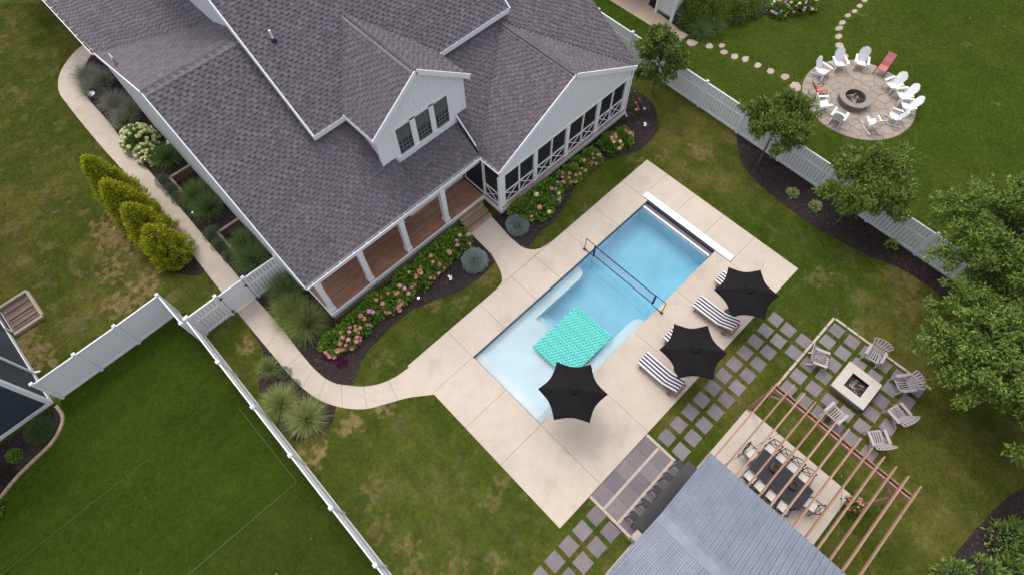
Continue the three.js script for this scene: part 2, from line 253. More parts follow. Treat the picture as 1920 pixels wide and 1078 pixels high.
// ---------------------------------------------------------------- pool deck, apron, walk: separate concrete slabs with open joints
const DY = 0.035;
{
  const deck = structGroup('pool_deck');
  const J = 0.006, slab = (x0, x1, z0, z1) => part('slab', bb(x0 + J, x1 - J, -0.1, DY, z0 + J, z1 - J), M.concrete, deck);
  const zi = POOL.z0, zo = -9.96, zn = POOL.z1, ze = -0.46;
  const xs = [2.69, 5.1, 7.12, 9.22, 10.86, 13.02, 15.14, 17.42];
  for (let i = 0; i < xs.length - 1; i++) slab(xs[i], xs[i + 1], zo, zi);
  slab(17.42, 19.48, zo, -8.57); slab(17.83, 19.48, -8.57, -6.72); slab(17.83, 19.48, -6.72, -4.9); slab(17.83, 19.48, -4.9, -3.0); slab(17.42, 19.48, -3.0, ze);
  const xn = [5.1, 8.15, 11.25, 14.34, 17.42]; for (let i = 0; i < 4; i++) slab(xn[i], xn[i + 1], zn, ze);
  slab(2.69, 5.1, zi, -6.05); slab(2.69, 5.1, -6.05, -3.88); slab(2.69, 5.1, -3.88, ze);
  // the sub-base that shows dark in the joints
  part('joint_bed', [bb(2.71, 5.1, -0.14, -0.02, zo + 0.02, ze - 0.02), bb(5.1, 17.42, -0.14, -0.02, zo + 0.02, zi - 0.02), bb(5.1, 17.42, -0.14, -0.02, zn + 0.02, ze - 0.02), bb(17.44, 19.46, -0.14, -0.02, zo + 0.02, ze - 0.02)], mat([0.12, 0.095, 0.075], 0.95), deck);
  const ap = structGroup('step_apron');
  const cut = -11.55;
  part('slab', slabXZ([[9.50, -13.2], [9.405, cut - 0.006], [10.75, cut - 0.006], [10.95, -13.2]], -0.1, DY), M.concrete, ap);
  part('slab', slabXZ([[9.405, cut + 0.006], [9.24, -11.01], [9.1, -10.62], [8.93, -10.3], [8.75, -10.1], [8.58, -10.02], [8.2, -9.972], [12.04, -9.972], [11.65, -10.01], [11.36, -10.08], [11.12, -10.22], [10.95, -10.40], [10.82, -10.63], [10.75, -10.89], [10.75, cut + 0.006]], -0.1, DY), M.concrete, ap);
}
{
  const walk = structGroup('garden_walk'), n = wo.length - 1, k = 17;
  for (let s = 0; s < k; s++) {
    const i0 = Math.round((s * n) / k), i1 = Math.round(((s + 1) * n) / k), o = wo.slice(i0, i1 + 1), q = wi.slice(i0, i1 + 1), sh = (P) => { const m = P.length - 1, d = (a, b) => { const L = Math.hypot(b[0] - a[0], b[1] - a[1]) || 1; return [(b[0] - a[0]) / L * 0.006, (b[1] - a[1]) / L * 0.006]; }; const a = d(P[0], P[1]), b = d(P[m], P[m - 1]); return P.map((p, j) => (j === 0 ? [p[0] + a[0], p[1] + a[1]] : j === m ? [p[0] + b[0], p[1] + b[1]] : p)); };
    part('slab', slabXZ([...sh(o), ...sh(q).reverse()], -0.1, DY - 0.004), M.concrete, walk);
  }
}
{
  const p = structGroup('neighbour_walk');
  for (let i = 0; i < 7; i++) { const z1 = -14.45 - i * 1.22; part('slab', slabXZ([[27.87, z1], [29.3 + (i ? 0.9 : 0.1), z1], [30.2, z1 - 1.21], [27.87, z1 - 1.21]], -0.08, 0.02), mat([0.50 + 0.03 * (i % 3), 0.385 + 0.02 * (i % 3), 0.30 + 0.02 * (i % 2)], 0.9, { map: T.concrete }), p); }
}

{ const P = [[[-16, -14.42], [-7.4, -14.42], [-7.4, -14.40], [-16, -14.40]], [[-15, -9.42], [-3.78, -9.27], [-3.78, -9.24], [-15, -9.39]], [[-3.83, -13.6], [-3.80, -13.6], [-3.77, -9.26], [-3.80, -9.26]]]; const t = structGroup('turf_seams'); for (const q of P) part('seam', slabXZ(q, 0, 0.034), soft([0.085, 0.12, 0.03]), t); }
// ---------------------------------------------------------------- mulch beds
T.mulch = tex(512, 512, (u, v) => { const a = fbmT(u, v, 48, 3, 3), b = fbmT(u, v, 5, 3, 6), k = 0.55 + 0.95 * Math.pow(a, 1.6) + 0.35 * (b - 0.5); return [k, k * 0.98, k]; }, { size: 2.4 });
T.mulchB = tex(256, 256, (u, v) => fbmT(u, v, 40, 3, 13), { color: false, size: 1.2 });
M.mulch = soft([0.046, 0.034, 0.034], 0.95, { map: T.mulch, bumpMap: T.mulchB, bumpScale: 0.03 });
for (const [k, P] of Object.entries(beds)) struct('mulch_bed', slabXZ(P, -0.05, 0.022, k === 'side' ? WELLHOLES : []), M.mulch);
struct('mulch_bed', slabXZ(Array.from({ length: 24 }, (_, i) => [47.4 + Math.cos(i * 0.2618) * 0.75, 0.6 + Math.sin(i * 0.2618) * 0.75]), -0.05, 0.022), M.mulch);
{   // loose chips on the mulch
  const r = rng(71), g = new THREE.BoxGeometry(0.05, 0.008, 0.016), N = 36000, im = new THREE.InstancedMesh(g, soft([1, 1, 1], 0.95), N), m = new THREE.Matrix4(), q = new THREE.Quaternion(), e = new THREE.Euler(), c = new THREE.Color();
  const list = Object.values(beds).map((P) => { const xs = P.map((p) => p[0]), zs = P.map((p) => p[1]); return { P, x0: Math.min(...xs), x1: Math.max(...xs), z0: Math.min(...zs), z1: Math.max(...zs) }; });
  const area = list.map((b) => (b.x1 - b.x0) * (b.z1 - b.z0)), tot = area.reduce((a, b) => a + b, 0); let n = 0, guard = 0;
  while (n < N && guard++ < N * 12) {
    let t = r() * tot, b = 0; while (t > area[b] && b < list.length - 1) t -= area[b++];
    const L = list[b], x = lerp(L.x0, L.x1, r()), z = lerp(L.z0, L.z1, r()); if (!inPoly(x, z, L.P) || WELLHOLES.some((h) => inPoly(x, z, h))) continue;
    q.setFromEuler(e.set((r() - 0.5) * 0.9, r() * 6.28, (r() - 0.5) * 0.9)); const s = 0.5 + r() * 1.1;
    m.compose(V(x, 0.026 + r() * 0.012, z), q, V(s, s, s * (0.7 + r()))); im.setMatrixAt(n, m);
    const k = 0.5 + r() * r() * 3.2; im.setColorAt(n, c.setRGB(0.048 * k, 0.034 * k, 0.031 * k)); n++;
  }
  im.count = n; im.name = 'mulch_chips'; im.userData = { kind: 'stuff', label: 'loose dark bark chips lying on the planting beds', category: 'mulch' }; shade(im); scene.add(im);
}

// ---------------------------------------------------------------- square stepping pavers and the stone patio
T.blue = tex(512, 512, (u, v) => { const a = fbmT(u, v, 5, 4, 3), b = fbmT(u, v, 60, 2, 8), k = 0.86 + 0.22 * (a - 0.5) + 0.20 * (b - 0.5); return [k, k, k]; }, { size: 1.7 });
const blueM = [[0.225, 0.195, 0.208], [0.250, 0.218, 0.230], [0.200, 0.175, 0.190]].map((c) => soft(c, 0.85, { map: T.blue, bumpMap: T.fineBump, bumpScale: 0.004 }));
{
  const rr = rng(5), pv = [0, 1, 2, 3].map((k) => { const s = rng(90 + k), P = [], e = 0.29; for (const [a, b] of [[-1, -1], [0, -1.0], [1, -1], [1, 0], [1, 1], [0, 1], [-1, 1], [-1, 0]]) P.push([a * e + (s() - 0.5) * 0.014, b * e + (s() - 0.5) * 0.014]); return boxUV(slabXZ(P, -0.05, 0.03)); });
  function paver(x, z, parent, k = 1) { const o = same('paver', pv[Math.floor(rr() * 4)], blueM[Math.floor(rr() * 3)], parent); o.position.set(x, 0, z); o.rotation.y = Math.floor(rr() * 4) * Math.PI / 2 + (rr() - 0.5) * 0.03; o.scale.set(k, 1, k); paverRects.push([x, z, 0.295 * k]); }
  const a = structGroup('paver_path');                               // two columns beside the deck, then on to the fire patio
  for (let i = 0; i < 11; i++) { paver(8.53 + i * 0.788, 0.23 + i * 0.008, a); if (i < 11) paver(8.51 + i * 0.788, 1.01, a); }
  for (let i = 0; i < 2; i++) paver(15.62 + i * 0.8, 1.81, a);
  const b = structGroup('paver_path');
  for (let i = 0; i < 6; i++) { paver(4.07 - i * 0.79, 0.22, b, 1.03); paver(4.03 - i * 0.79, 1.01, b, 1.03); }
  const p = structGroup('fire_patio');
  for (let i = 0; i < 6; i++) for (let j = 0; j < 6; j++) paver(14.02 + i * 0.786, 2.60 + j * 0.782, p);
  // edging strips round the patio, each stone on its own
  const e = rng(6), edge = (x0, z0, x1, z1) => { const L = Math.hypot(x1 - x0, z1 - z0), n = Math.round(L / 0.62); for (let k = 0; k < n; k++) { const t0 = k / n + 0.004, t1 = (k + 1) / n - 0.004, A = [lerp(x0, x1, t0), lerp(z0, z1, t0)], B = [lerp(x0, x1, t1), lerp(z0, z1, t1)]; part('edging_stone', bar([A[0], 0.0 + e() * 0.008, A[1]], [B[0], 0.004 + e() * 0.008, B[1]], 0.11, 0.09), M.limestone, p); } };
  edge(13.47, 2.16, 18.42, 2.16); edge(18.42, 2.22, 18.42, 6.98); edge(13.47, 2.24, 13.47, 6.98);
}
{
  const p = structGroup('bar_patio'), J = 0.005;
  const zs = [[-0.44, 0.205], [0.315, 0.955], [1.065, 1.75]], cuts = [4.52, 5.23, 5.93, 6.60, 7.26, 7.94];
  zs.forEach(([z0, z1], r) => { for (let i = 0; i < 5; i++) part('paving_slab', bb(cuts[i] + J, cuts[i + 1] - J, -0.06, 0.03, z0 + J, z1 - J), blueM[(i * 2 + r) % 3], p); });
  for (const z of [0.26, 1.01]) for (let i = 0; i < 5; i++) part('band_stone', bb(4.52 + i * 0.684 + 0.004, 4.52 + (i + 1) * 0.684 - 0.004, -0.06, 0.032, z - 0.055, z + 0.055), M.limestone, p);
  for (const x of [4.45, 8.01]) for (let i = 0; i < 3; i++) part('band_stone', bb(x - 0.06, x + 0.06, -0.06, 0.034, -0.44 + i * 0.75 + 0.004, -0.44 + (i + 1) * 0.75 - 0.004), M.limestone, p);
  part('joint_bed', bb(4.4, 8.05, -0.08, 0.012, -0.44, 1.8), mat([0.16, 0.13, 0.11], 0.95), p);
}

// ---------------------------------------------------------------- pool: shell, shelf, benches, cover housing, water
{
  const { x0, x1, z0, z1 } = POOL, pool = thing('swimming_pool', 'long rectangular in-ground pool with shallow shelf and side benches', 'pool');
  const pl = mat([0.88, 0.91, 0.92], 0.7, { map: tex(512, 512, (u, v) => { const a = fbmT(u, v, 4, 5, 8), b = fbmT(u, v, 90, 2, 3), k = 0.88 + 0.24 * (a - 0.5) + 0.12 * (b - 0.5); return [k * 0.99, k, k]; }, { size: 4.3 }) });
  const w = 0.2, yb = -1.75;
  part('floor', bb(x0, x1 - 0.42, yb - 0.2, -1.42, z0, z1), pl, pool);
  part('wall', bb(x0 - w, x0, yb, -0.105, z0 - w, z1 + w), pl, pool); part('wall', bb(x1 - 0.42, x1 - 0.36, yb, -0.3, z0, z1), pl, pool);
  part('wall', bb(x0, x1 + w, yb, -0.105, z0 - w, z0), pl, pool); part('wall', bb(x0, x1 + w, yb, -0.105, z1, z1 + w), pl, pool);
  part('end_wall', bb(x1, x1 + w, yb, -0.02, z0, z1), mat([0.10, 0.10, 0.12], 0.8), pool);
  const rnd = (a, b, c, d, r, corners) => { const P = [], q = [[a, c], [b, c], [b, d], [a, d]]; q.forEach(([x, z], i) => { if (!corners.includes(i)) { P.push([x, z]); return; } const sx = i === 0 || i === 3 ? 1 : -1, sz = i < 2 ? 1 : -1, cx = x + sx * r, cz = z + sz * r, st = [Math.PI, 1.5 * Math.PI, 0, 0.5 * Math.PI][i]; for (let k = 0; k <= 8; k++) { const t = st + (k / 8) * Math.PI / 2; P.push([cx + Math.cos(t) * r, cz + Math.sin(t) * r]); } }); return P; };
  part('shelf', slabXZ(rnd(x0, 8.62, z0, z1, 0.3, []), -1.5, -0.40), pl, pool);
  part('step', slabXZ(rnd(x0, 5.56, z0, z1, 0.2, []), -0.44, -0.24), pl, pool);
  part('step', slabXZ(rnd(8.6, 8.98, -7.72, -4.36, 0.3, []), -1.5, -0.74), pl, pool);
  part('step', slabXZ(rnd(8.9, 9.32, -7.72, -4.36, 0.3, []), -1.5, -1.08), pl, pool);
  part('bench', slabXZ(rnd(8.6, 12.15, z0, -7.66, 0.4, [2]), -1.5, -0.44), pl, pool);
  part('bench', slabXZ(rnd(8.6, 12.15, -4.40, z1, 0.4, [1]), -1.5, -0.44), pl, pool);
  part('coping_band', [bb(x0 - 0.18, x1 + 0.02, -0.105, -0.10 + 0.004, z0 - 0.18, z0 + 0.004), bb(x0 - 0.18, x1 + 0.02, -0.105, -0.096, z1 - 0.004, z1 + 0.18), bb(x0 - 0.18, x0 + 0.004, -0.105, -0.096, z0, z1)], mat([0.17, 0.20, 0.26], 0.5), pool);
  part('light_lens', cyl(0.12, 0.12, 0.03, 0, 0, 0, 20).rotateX(Math.PI / 2).translate(15.2, -0.75, z0 + 0.01), M.steel, pool);
  const deckIn = 0.012;   // inner face of the slabs above the water
  part('tile_line', [bb(x0 - 0.02, x1, -0.30, -0.03, z0 - 0.02, z0 + deckIn), bb(x0 - 0.02, x0 + deckIn, -0.30, -0.03, z0, z1), bb(x0, x1, -0.30, -0.03, z1 - deckIn, z1 + 0.02)], mat([0.10, 0.12, 0.165], 0.35), pool);
  const cov = thing('cover_housing', 'white lid and rolled cover across the deep end of the pool', 'pool cover', [17.4, 0, -5.95]);
  part('lid', bx(0.37, 0.04, 5.54, 0.22, DY + 0.024, 0.155), mat([0.80, 0.80, 0.84], 0.4), cov);
  part('cover_roll', new THREE.CylinderGeometry(0.14, 0.14, 4.24, 20).rotateX(Math.PI / 2).translate(-0.17, -0.22, -0.1), mat([0.10, 0.085, 0.10], 0.6), cov);
  part('leading_bar', bx(0.10, 0.06, 4.2, -0.36, -0.06, -0.1), mat([0.82, 0.80, 0.84], 0.35), cov);
  part('guide_rope', rod([-0.47, -0.08, -2.18], [-0.47, -0.08, 2.0], 0.014), mat([0.5, 0.5, 0.52], 0.5), cov);
  part('bar_end', bx(0.14, 0.08, 0.07, -0.34, -0.05, 2.03), M.black, cov);
  // water
  const g = new THREE.BoxGeometry(x1 - 0.40 - x0 + 0.02, 1.62, z1 - z0 + 0.02); g.translate((x0 + x1 - 0.40) / 2, -0.15 - 0.81, (z0 + z1) / 2);
  
  const water = new THREE.Mesh(g, new THREE.MeshPhysicalMaterial({ color: 0xffffff, roughness: 0.0, transmission: 1, thickness: 1.4, ior: 1.33, attenuationColor: lin(0.33, 0.745, 0.945), attenuationDistance: 2.4 }));
  water.name = 'water'; water.userData = { kind: 'structure' }; water.receiveShadow = true; scene.add(water);
  for (const [x, z, d] of [[17.12, -3.46, 'beside the pool cover lid'], [13.87, -3.49, 'near the end of the pool net']]) {
    const s = thing('skimmer_lid', `round grey perforated skimmer lid in the deck ${d}`, 'lid', [x, DY, z], 0, 'skimmer lids');
    part('rim', new THREE.TorusGeometry(0.125, 0.012, 6, 28).rotateX(Math.PI / 2).translate(0, 0.004, 0), mat([0.40, 0.38, 0.36], 0.6), s);
    part('plate', cyl(0.12, 0.12, 0.006, 0, 0, 0, 28), mat([0.48, 0.45, 0.42], 0.6), s);
    for (let k = 0; k < 5; k++) part('finger_hole', cyl(0.016, 0.016, 0.004, Math.cos(k * 1.26) * 0.07, 0.0055, Math.sin(k * 1.26) * 0.07, 10), M.black, s);
  }
}
// ---------------------------------------------------------------- the white house
const house = thing('white_house', 'white house with grey shingled roofs, front porch and screened porch', 'house');
const CP = { y: 3.6, z: -14.2, s: 0.75 }, cy = (z) => CP.y + CP.s * (CP.z - z);              // main slope
const DP = 0.5, dy_ = (z) => cy(z) + DP;                                                    // raised upper slope
const gy = (z) => 3.6 + 0.53 * (-12.85 - z);                                                // slope right of the screened porch
const fyL = (x) => 3.6 + 0.54 * (x - 11.35), fyR = (x) => 3.6 + 0.54 * (20.95 - x), FX = 16.15, FYR = fyL(16.15);
const ey = (x) => 6.80 + 0.75 * (2.6 - Math.abs(x - 9.7)), EX = 9.7;
const RZ = -21.6, RY = cy(RZ);                                                               // main ridge
T.roofGrain = tex(256, 256, (u, v) => { const a = fbmT(u, v, 6, 3, 3), b = fbmT(u, v, 80, 2, 8), k = 0.80 + 0.35 * (a - 0.5) + 0.40 * (b - 0.5); return [k, k, k]; }, { size: 1.9 });
const roofM = soft([0.160, 0.139, 0.157], 0.95, { map: T.roofGrain }), shingM = soft([1, 1, 1], 0.95, { map: T.roofGrain });
const shingVar = [[0.166, 0.144, 0.163], [0.150, 0.131, 0.152], [0.178, 0.155, 0.172], [0.158, 0.142, 0.168]].map((c) => soft(c, 0.95, { map: T.roofGrain }));
const roofs = [];
function roof(pts, eaveDir) {   // polygon in space, direction of the courses
  const P = pts.map((p) => V(...p)); { let ny = 0; for (let i = 0; i < P.length; i++) { const a = P[i], b = P[(i + 1) % P.length]; ny += (a.z - b.z) * (a.x + b.x); } if (ny < 0) P.reverse(); } const o = part('roof', plate(P, 0.13), roofM, house); roofs.push({ P, o, u: V(...eaveDir).normalize() }); return o;
}
const xL = 1.45, xR = 21.2, eZ = CP.z;
const SX0 = 7.95, SX1 = 11.5, EZ = -15.87;      // the lower strip of roof below the dormer windows
// main slope, in front, left of the screened porch (stops at the dormer wall and at the valley)
const vF = (x) => -14.2 - ((fyL(x) - 3.6) / 0.75);            // valley of main slope and porch gable
const mainRoof = roof([[xL, cy(eZ), eZ], [SX0, cy(eZ), eZ], [SX0, cy(EZ), EZ], [SX1, cy(EZ), EZ], [11.38, cy(eZ), eZ], [16.15, cy(vF(16.15)), vF(16.15)], [16.6, cy(-17.7), -17.7], [16.6, cy(RZ), RZ], [xL, RY, RZ]], [1, 0, 0]);
const SY = 4.42, sS = (SY - 3.6) / (EZ * -1 - 14.2), sy = (z) => 3.6 + sS * (eZ - z);
roof([[SX0 + 0.01, sy(eZ), eZ], [SX1 - 0.2, sy(eZ), eZ], [SX1 - 0.02, SY, EZ], [SX0 + 0.01, SY, EZ]], [1, 0, 0]);
part('flashing', bar([SX1 + 0.01, cy(EZ) + 0.0, EZ], [SX1 - 0.05, cy(eZ - 0.35) - 0.01, eZ - 0.35], 0.05, 0.10), M.trim, house);
part('flashing', bar([SX0 - 0.01, cy(EZ) - 0.1, EZ], [SX0 - 0.01, 3.57, eZ - 0.15], 0.03, 0.1), mat([0.16, 0.15, 0.16], 0.8), house);
// back of the left gable and the wing behind it
const By = (z) => RY - 0.42 * (RZ - z), vA = [[1.5, By(-31), -31], [5.9, 7.5, -25.6]];
roof([[xL, RY, RZ], [6.0, RY, RZ], [6.0, By(-25.55), -25.55], [xL, By(-31), -31]].reverse().map((p) => p), [1, 0, 0]);
roof([[1.5, By(-31), -31.0], [6.0, 7.5, -25.55], [6.0, 7.5, -52], [1.5, By(-31), -52]], [0, 0, 1]);
// upper slope with its notch for the dormer
const dE = -17.68, exv = (y) => 2.6 - (y - 6.80) / 0.75;
const dzOf = (y) => eZ - (y - DP - 3.6) / 0.75;
roof([[5.55, dy_(dE), dE], [7.1, dy_(dE), dE], [7.1, dy_(dzOf(6.80)), dzOf(6.80)], [EX, 8.75, dzOf(8.75)], [12.3, 6.80, dzOf(6.80)], [12.3, dy_(dE), dE], [16.66, dy_(dE), dE], [16.66, dy_(-26), -26], [5.55, dy_(-26), -26]], [1, 0, 0]);
roof([[5.55, dy_(-26), -26], [16.66, dy_(-26), -26], [16.66, dy_(-26) - 6, -34], [5.55, dy_(-26) - 6, -34]], [1, 0, 0]);
// dormer
const eF = -15.63;
roof([[7.1, 6.80, eF], [EX, 8.75, eF], [EX, 8.75, dzOf(8.75)], [7.1, 6.80, dzOf(6.80)]], [0, 0, 1]);
roof([[12.3, 6.80, eF], [12.3, 6.80, dzOf(6.80)], [EX, 8.75, dzOf(8.75)], [EX, 8.75, eF]], [0, 0, 1]);
// screened porch gable
const fF = -12.80;
roof([[11.35, 3.6, fF], [FX, FYR, fF], [FX, FYR, vF(FX)], [11.35, 3.6, -14.2]], [0, 0, 1]);
roof([[20.95, 3.6, fF], [FX, FYR, -12.85 - (FYR - 3.6) / 0.53], [FX, FYR, fF]], [0, 0, 1]);
// slope to the right of it
roof([[20.97, gy(-12.87), -12.87], [xR, gy(-12.87), -12.87], [xR, gy(-25), -25], [16.2, gy(-25), -25], [16.2, gy(-17.75), -17.75]], [1, 0, 0]);

// ---- shingles: every tab a piece; the nearest 300 by themselves
{
  const r = rng(12), tabs = [], base = [], eye = camera.position, E = 0.15;
  for (const { P, o, u } of roofs) {
    const n = V(0, 0, 0); for (let i = 0; i < P.length; i++) { const a = P[i], b = P[(i + 1) % P.length]; n.x += (a.y - b.y) * (a.z + b.z); n.y += (a.z - b.z) * (a.x + b.x); n.z += (a.x - b.x) * (a.y + b.y); } n.normalize(); if (n.y < 0) n.negate();
    let v = n.clone().cross(u); const uu = u.clone(); if (v.y < 0) { v.negate(); uu.negate(); }
    const q = P.map((p) => [p.dot(uu), p.dot(v)]), v0 = Math.min(...q.map((p) => p[1])), v1 = Math.max(...q.map((p) => p[1])), d0 = P[0].dot(n);
    for (let row = 0, vv = v0; vv < v1 - 0.02; row++, vv += E) {
      const h = Math.min(E, v1 - vv), cv = vv + h / 2, xs = [];
      for (let i = 0; i < q.length; i++) { const a = q[i], b = q[(i + 1) % q.length]; if ((a[1] > cv) !== (b[1] > cv)) xs.push(a[0] + ((b[0] - a[0]) * (cv - a[1])) / (b[1] - a[1])); }
      xs.sort((a, b) => a - b);
      for (let k = 0; k + 1 < xs.length; k += 2) {
        const A = xs[k], B = xs[k + 1]; const place = (x0, x1, lift, hh, list, dv = 0) => { const w = x1 - x0; if (w < 0.03) return; const c = uu.clone().multiplyScalar((x0 + x1) / 2).addScaledVector(v, vv + dv + hh / 2).addScaledVector(n, d0 + lift); if (c.y > 11.5 || c.z < -36) return; list.push({ c, w: w - 0.006, h: hh, u: uu, v, n, o, d: c.distanceTo(eye) }); };
        for (let x = A - r() * 0.9; x < B; x += 1.0) place(Math.max(A, x), Math.min(B, x + 0.995), 0.002, E + 0.03, base);
        const off = [0, 0.16, 0.055, 0.225, 0.10, 0.275, 0.03, 0.19][row % 8] + (r() - 0.5) * 0.03;
        for (let m = Math.floor((A - off) / 0.32) - 1; off + m * 0.32 < B; m++) { const x = off + m * 0.32 + (r() - 0.5) * 0.02, w = 0.195 + (r() - 0.5) * 0.04; place(Math.max(A, x), Math.min(B, x + w), 0.014, E + 0.035, tabs); }
      }
    }
  }
  const unit = new THREE.BoxGeometry(1, 1, 1); unit.translate(0, 0, 0);
  const mtx = (t, th, tilt) => { const vv = t.v.clone().applyAxisAngle(t.u, 0).addScaledVector(t.n, -tilt).normalize(), nn = t.n.clone().addScaledVector(t.v, tilt).normalize(); return new THREE.Matrix4().makeBasis(t.u.clone().multiplyScalar(t.w), nn.multiplyScalar(th), vv.multiplyScalar(t.h)).setPosition(t.c); };
  tabs.sort((a, b) => a.d - b.d);
  const uvUnit = boxUV(unit.clone());
  for (const t of tabs.slice(0, 300)) { const m = same('shingle', uvUnit, shingVar[Math.floor(r() * 4)], t.o); m.matrix.copy(mtx(t, 0.022, 0.10)); m.matrix.decompose(m.position, m.quaternion, m.scale); }
  const rest = tabs.slice(300), N = rest.length + base.length, im = new THREE.InstancedMesh(uvUnit, shingM, N), c = new THREE.Color(); let n = 0;
  const tone = () => { const t = r(), k = 0.86 + r() * 0.30; return t < 0.25 ? [0.150 * k, 0.131 * k, 0.152 * k] : t < 0.5 ? [0.178 * k, 0.155 * k, 0.172 * k] : t < 0.75 ? [0.158 * k, 0.142 * k, 0.168 * k] : [0.166 * k, 0.143 * k, 0.162 * k]; };
  for (const t of rest) { im.setMatrixAt(n, mtx(t, 0.022, 0.10)); im.setColorAt(n++, c.setRGB(...tone())); }
  for (const t of base) { im.setMatrixAt(n, mtx(t, 0.010, 0.10)); const t3 = tone(); im.setColorAt(n++, c.setRGB(...t3)); }
  im.name = 'shingle_field'; im.userData = { kind: 'stuff' }; shade(im); house.add(im);
}
// ---- ridge caps
function capLine(a, b, nL, nR) {
  const A = V(...a), B = V(...b), d = B.clone().sub(A), L = d.length(), k = Math.round(L / 0.22), t = d.clone().normalize(), gs = [];
  for (let i = 0; i < k; i++) for (const n of [nL, nR]) { const N = V(...n).normalize(), s = t.clone().cross(N).normalize(); if (s.y > 0) s.negate(); const c = A.clone().addScaledVector(t, (i + 0.5) * L / k); const m = new THREE.Matrix4().makeBasis(s, N, t.clone().multiplyScalar(1)); const g = new THREE.BoxGeometry(0.19, 0.012, L / k + 0.03); g.applyMatrix4(m.setPosition(c.addScaledVector(s, 0.092).addScaledVector(N, 0.022 + (i % 2) * 0.002))); if (g.attributes.normal && m.determinant() < 0) { const ix = g.index.array; for (let q = 0; q < ix.length; q += 3) { const w = ix[q]; ix[q] = ix[q + 2]; ix[q + 2] = w; } } gs.push(g); }
  part('ridge_cap', gs, soft([0.265, 0.240, 0.255], 0.95, { map: T.roofGrain }), house);
}
capLine([EX, 8.75, eF], [EX, 8.75, dzOf(8.75) + 0.1], [-0.75, 1, 0], [0.75, 1, 0]);
capLine([FX, FYR, fF], [FX, FYR, vF(FX) + 0.1], [-0.54, 1, 0], [0.54, 1, 0]);
capLine([xL, RY, RZ], [5.75, RY, RZ], [0, 1, 0.75], [0, 1, -0.42]);

// ---- walls
const wx = 1.75, wz = -16.4;
part('wall', plate([[wx, 0, -31], [wx, 0, wz], [wx, 3.2, wz], [wx, 3.2, -14.35], [wx, 3.42, -14.3], [wx, RY - 0.16, RZ], [wx, By(-31) - 0.14, -31]].reverse(), 0.2), M.white, house);
part('wall', [bb(wx, 7.75, 0, 3.5, wz - 0.2, wz), bb(7.75, 11.3, 0, 3.4, -15.88, -15.68), bb(7.75, 7.95, 0, 3.5, wz, -15.69)], M.white, house);
part('wall', bb(1.9, 1.95, 0, 5.0, -50, -31), M.white, house);
part('wall', plate([[5.78, 5, -17.95], [5.78, dy_(-17.95) - 0.16, -17.95], [5.78, dy_(-26) - 0.16, -26], [5.78, dy_(-26) - 5.8, -33.6], [5.78, 5, -33.6]], 0.2).translate(0.2, 0, 0), M.white, house);
part('wall', plate([[16.45, 4, -17.95], [16.45, dy_(-17.95) - 0.16, -17.95], [16.45, dy_(-26) - 0.16, -26], [16.45, 4, -33.6]].reverse(), 0.2), M.white, house);
part('wall', bb(6.0, 16.3, 5.4, 6.62, -18.1, -17.9), M.white, house);
part('wall', [bb(20.3, 20.5, 0, 4.5, -30, -18), bb(2, 20.4, 0, 5, -33.8, -33.6)], M.white, house);
// rake boards, fascias, gutters
const rake = (pts, w = 0.05, h = 0.22) => part('rake_board', pts.slice(1).map((p, i) => bar(pts[i], p, w, h)), M.trim, house);
rake([[xL - 0.01, cy(eZ) - 0.09, eZ], [xL - 0.01, RY - 0.09, RZ], [xL - 0.01, By(-31) - 0.09, -31]]);
rake([[5.53, dy_(dE) - 0.08, dE + 0.02], [5.53, dy_(-26) - 0.08, -26]], 0.06, 0.26);
rake([[16.68, dy_(dE) - 0.08, dE + 0.02], [16.68, dy_(-26) - 0.08, -26]], 0.06, 0.26);
rake([[7.06, 6.76, eF + 0.02], [EX, 8.70, eF + 0.02], [12.34, 6.76, eF + 0.02]], 0.05, 0.20);
rake([[11.30, 3.52, fF + 0.02], [FX, FYR - 0.06, fF + 0.02], [21.0, 3.52, fF + 0.02]], 0.05, 0.24);
part('soffit', [plate([[7.12, 6.62, -15.87], [EX, 8.55, -15.87], [EX, 8.55, eF], [7.12, 6.62, eF]], 0.02), plate([[12.28, 6.62, eF], [EX, 8.55, eF], [EX, 8.55, -15.87], [12.28, 6.62, -15.87]], 0.02)], M.trim, house);
const fascia = (x0, x1, y, z) => part('fascia', bb(x0, x1, y - 0.24, y - 0.012, z - 0.03, z + 0.02), M.trim, house);
fascia(5.50, 7.18, dy_(dE), dE + 0.02); fascia(12.25, 16.7, dy_(dE), dE + 0.02);
part('soffit', [bb(5.56, 7.3, 6.40, 6.43, -17.95, dE - 0.01), bb(12.1, 16.62, 6.40, 6.43, -17.95, dE - 0.01)], M.trim, house);
part('fascia', [bb(7.06, 7.10, 6.55, 6.76, dzOf(6.8), eF + 0.02), bb(12.30, 12.34, 6.55, 6.76, dzOf(6.8), eF + 0.02)], M.trim, house);
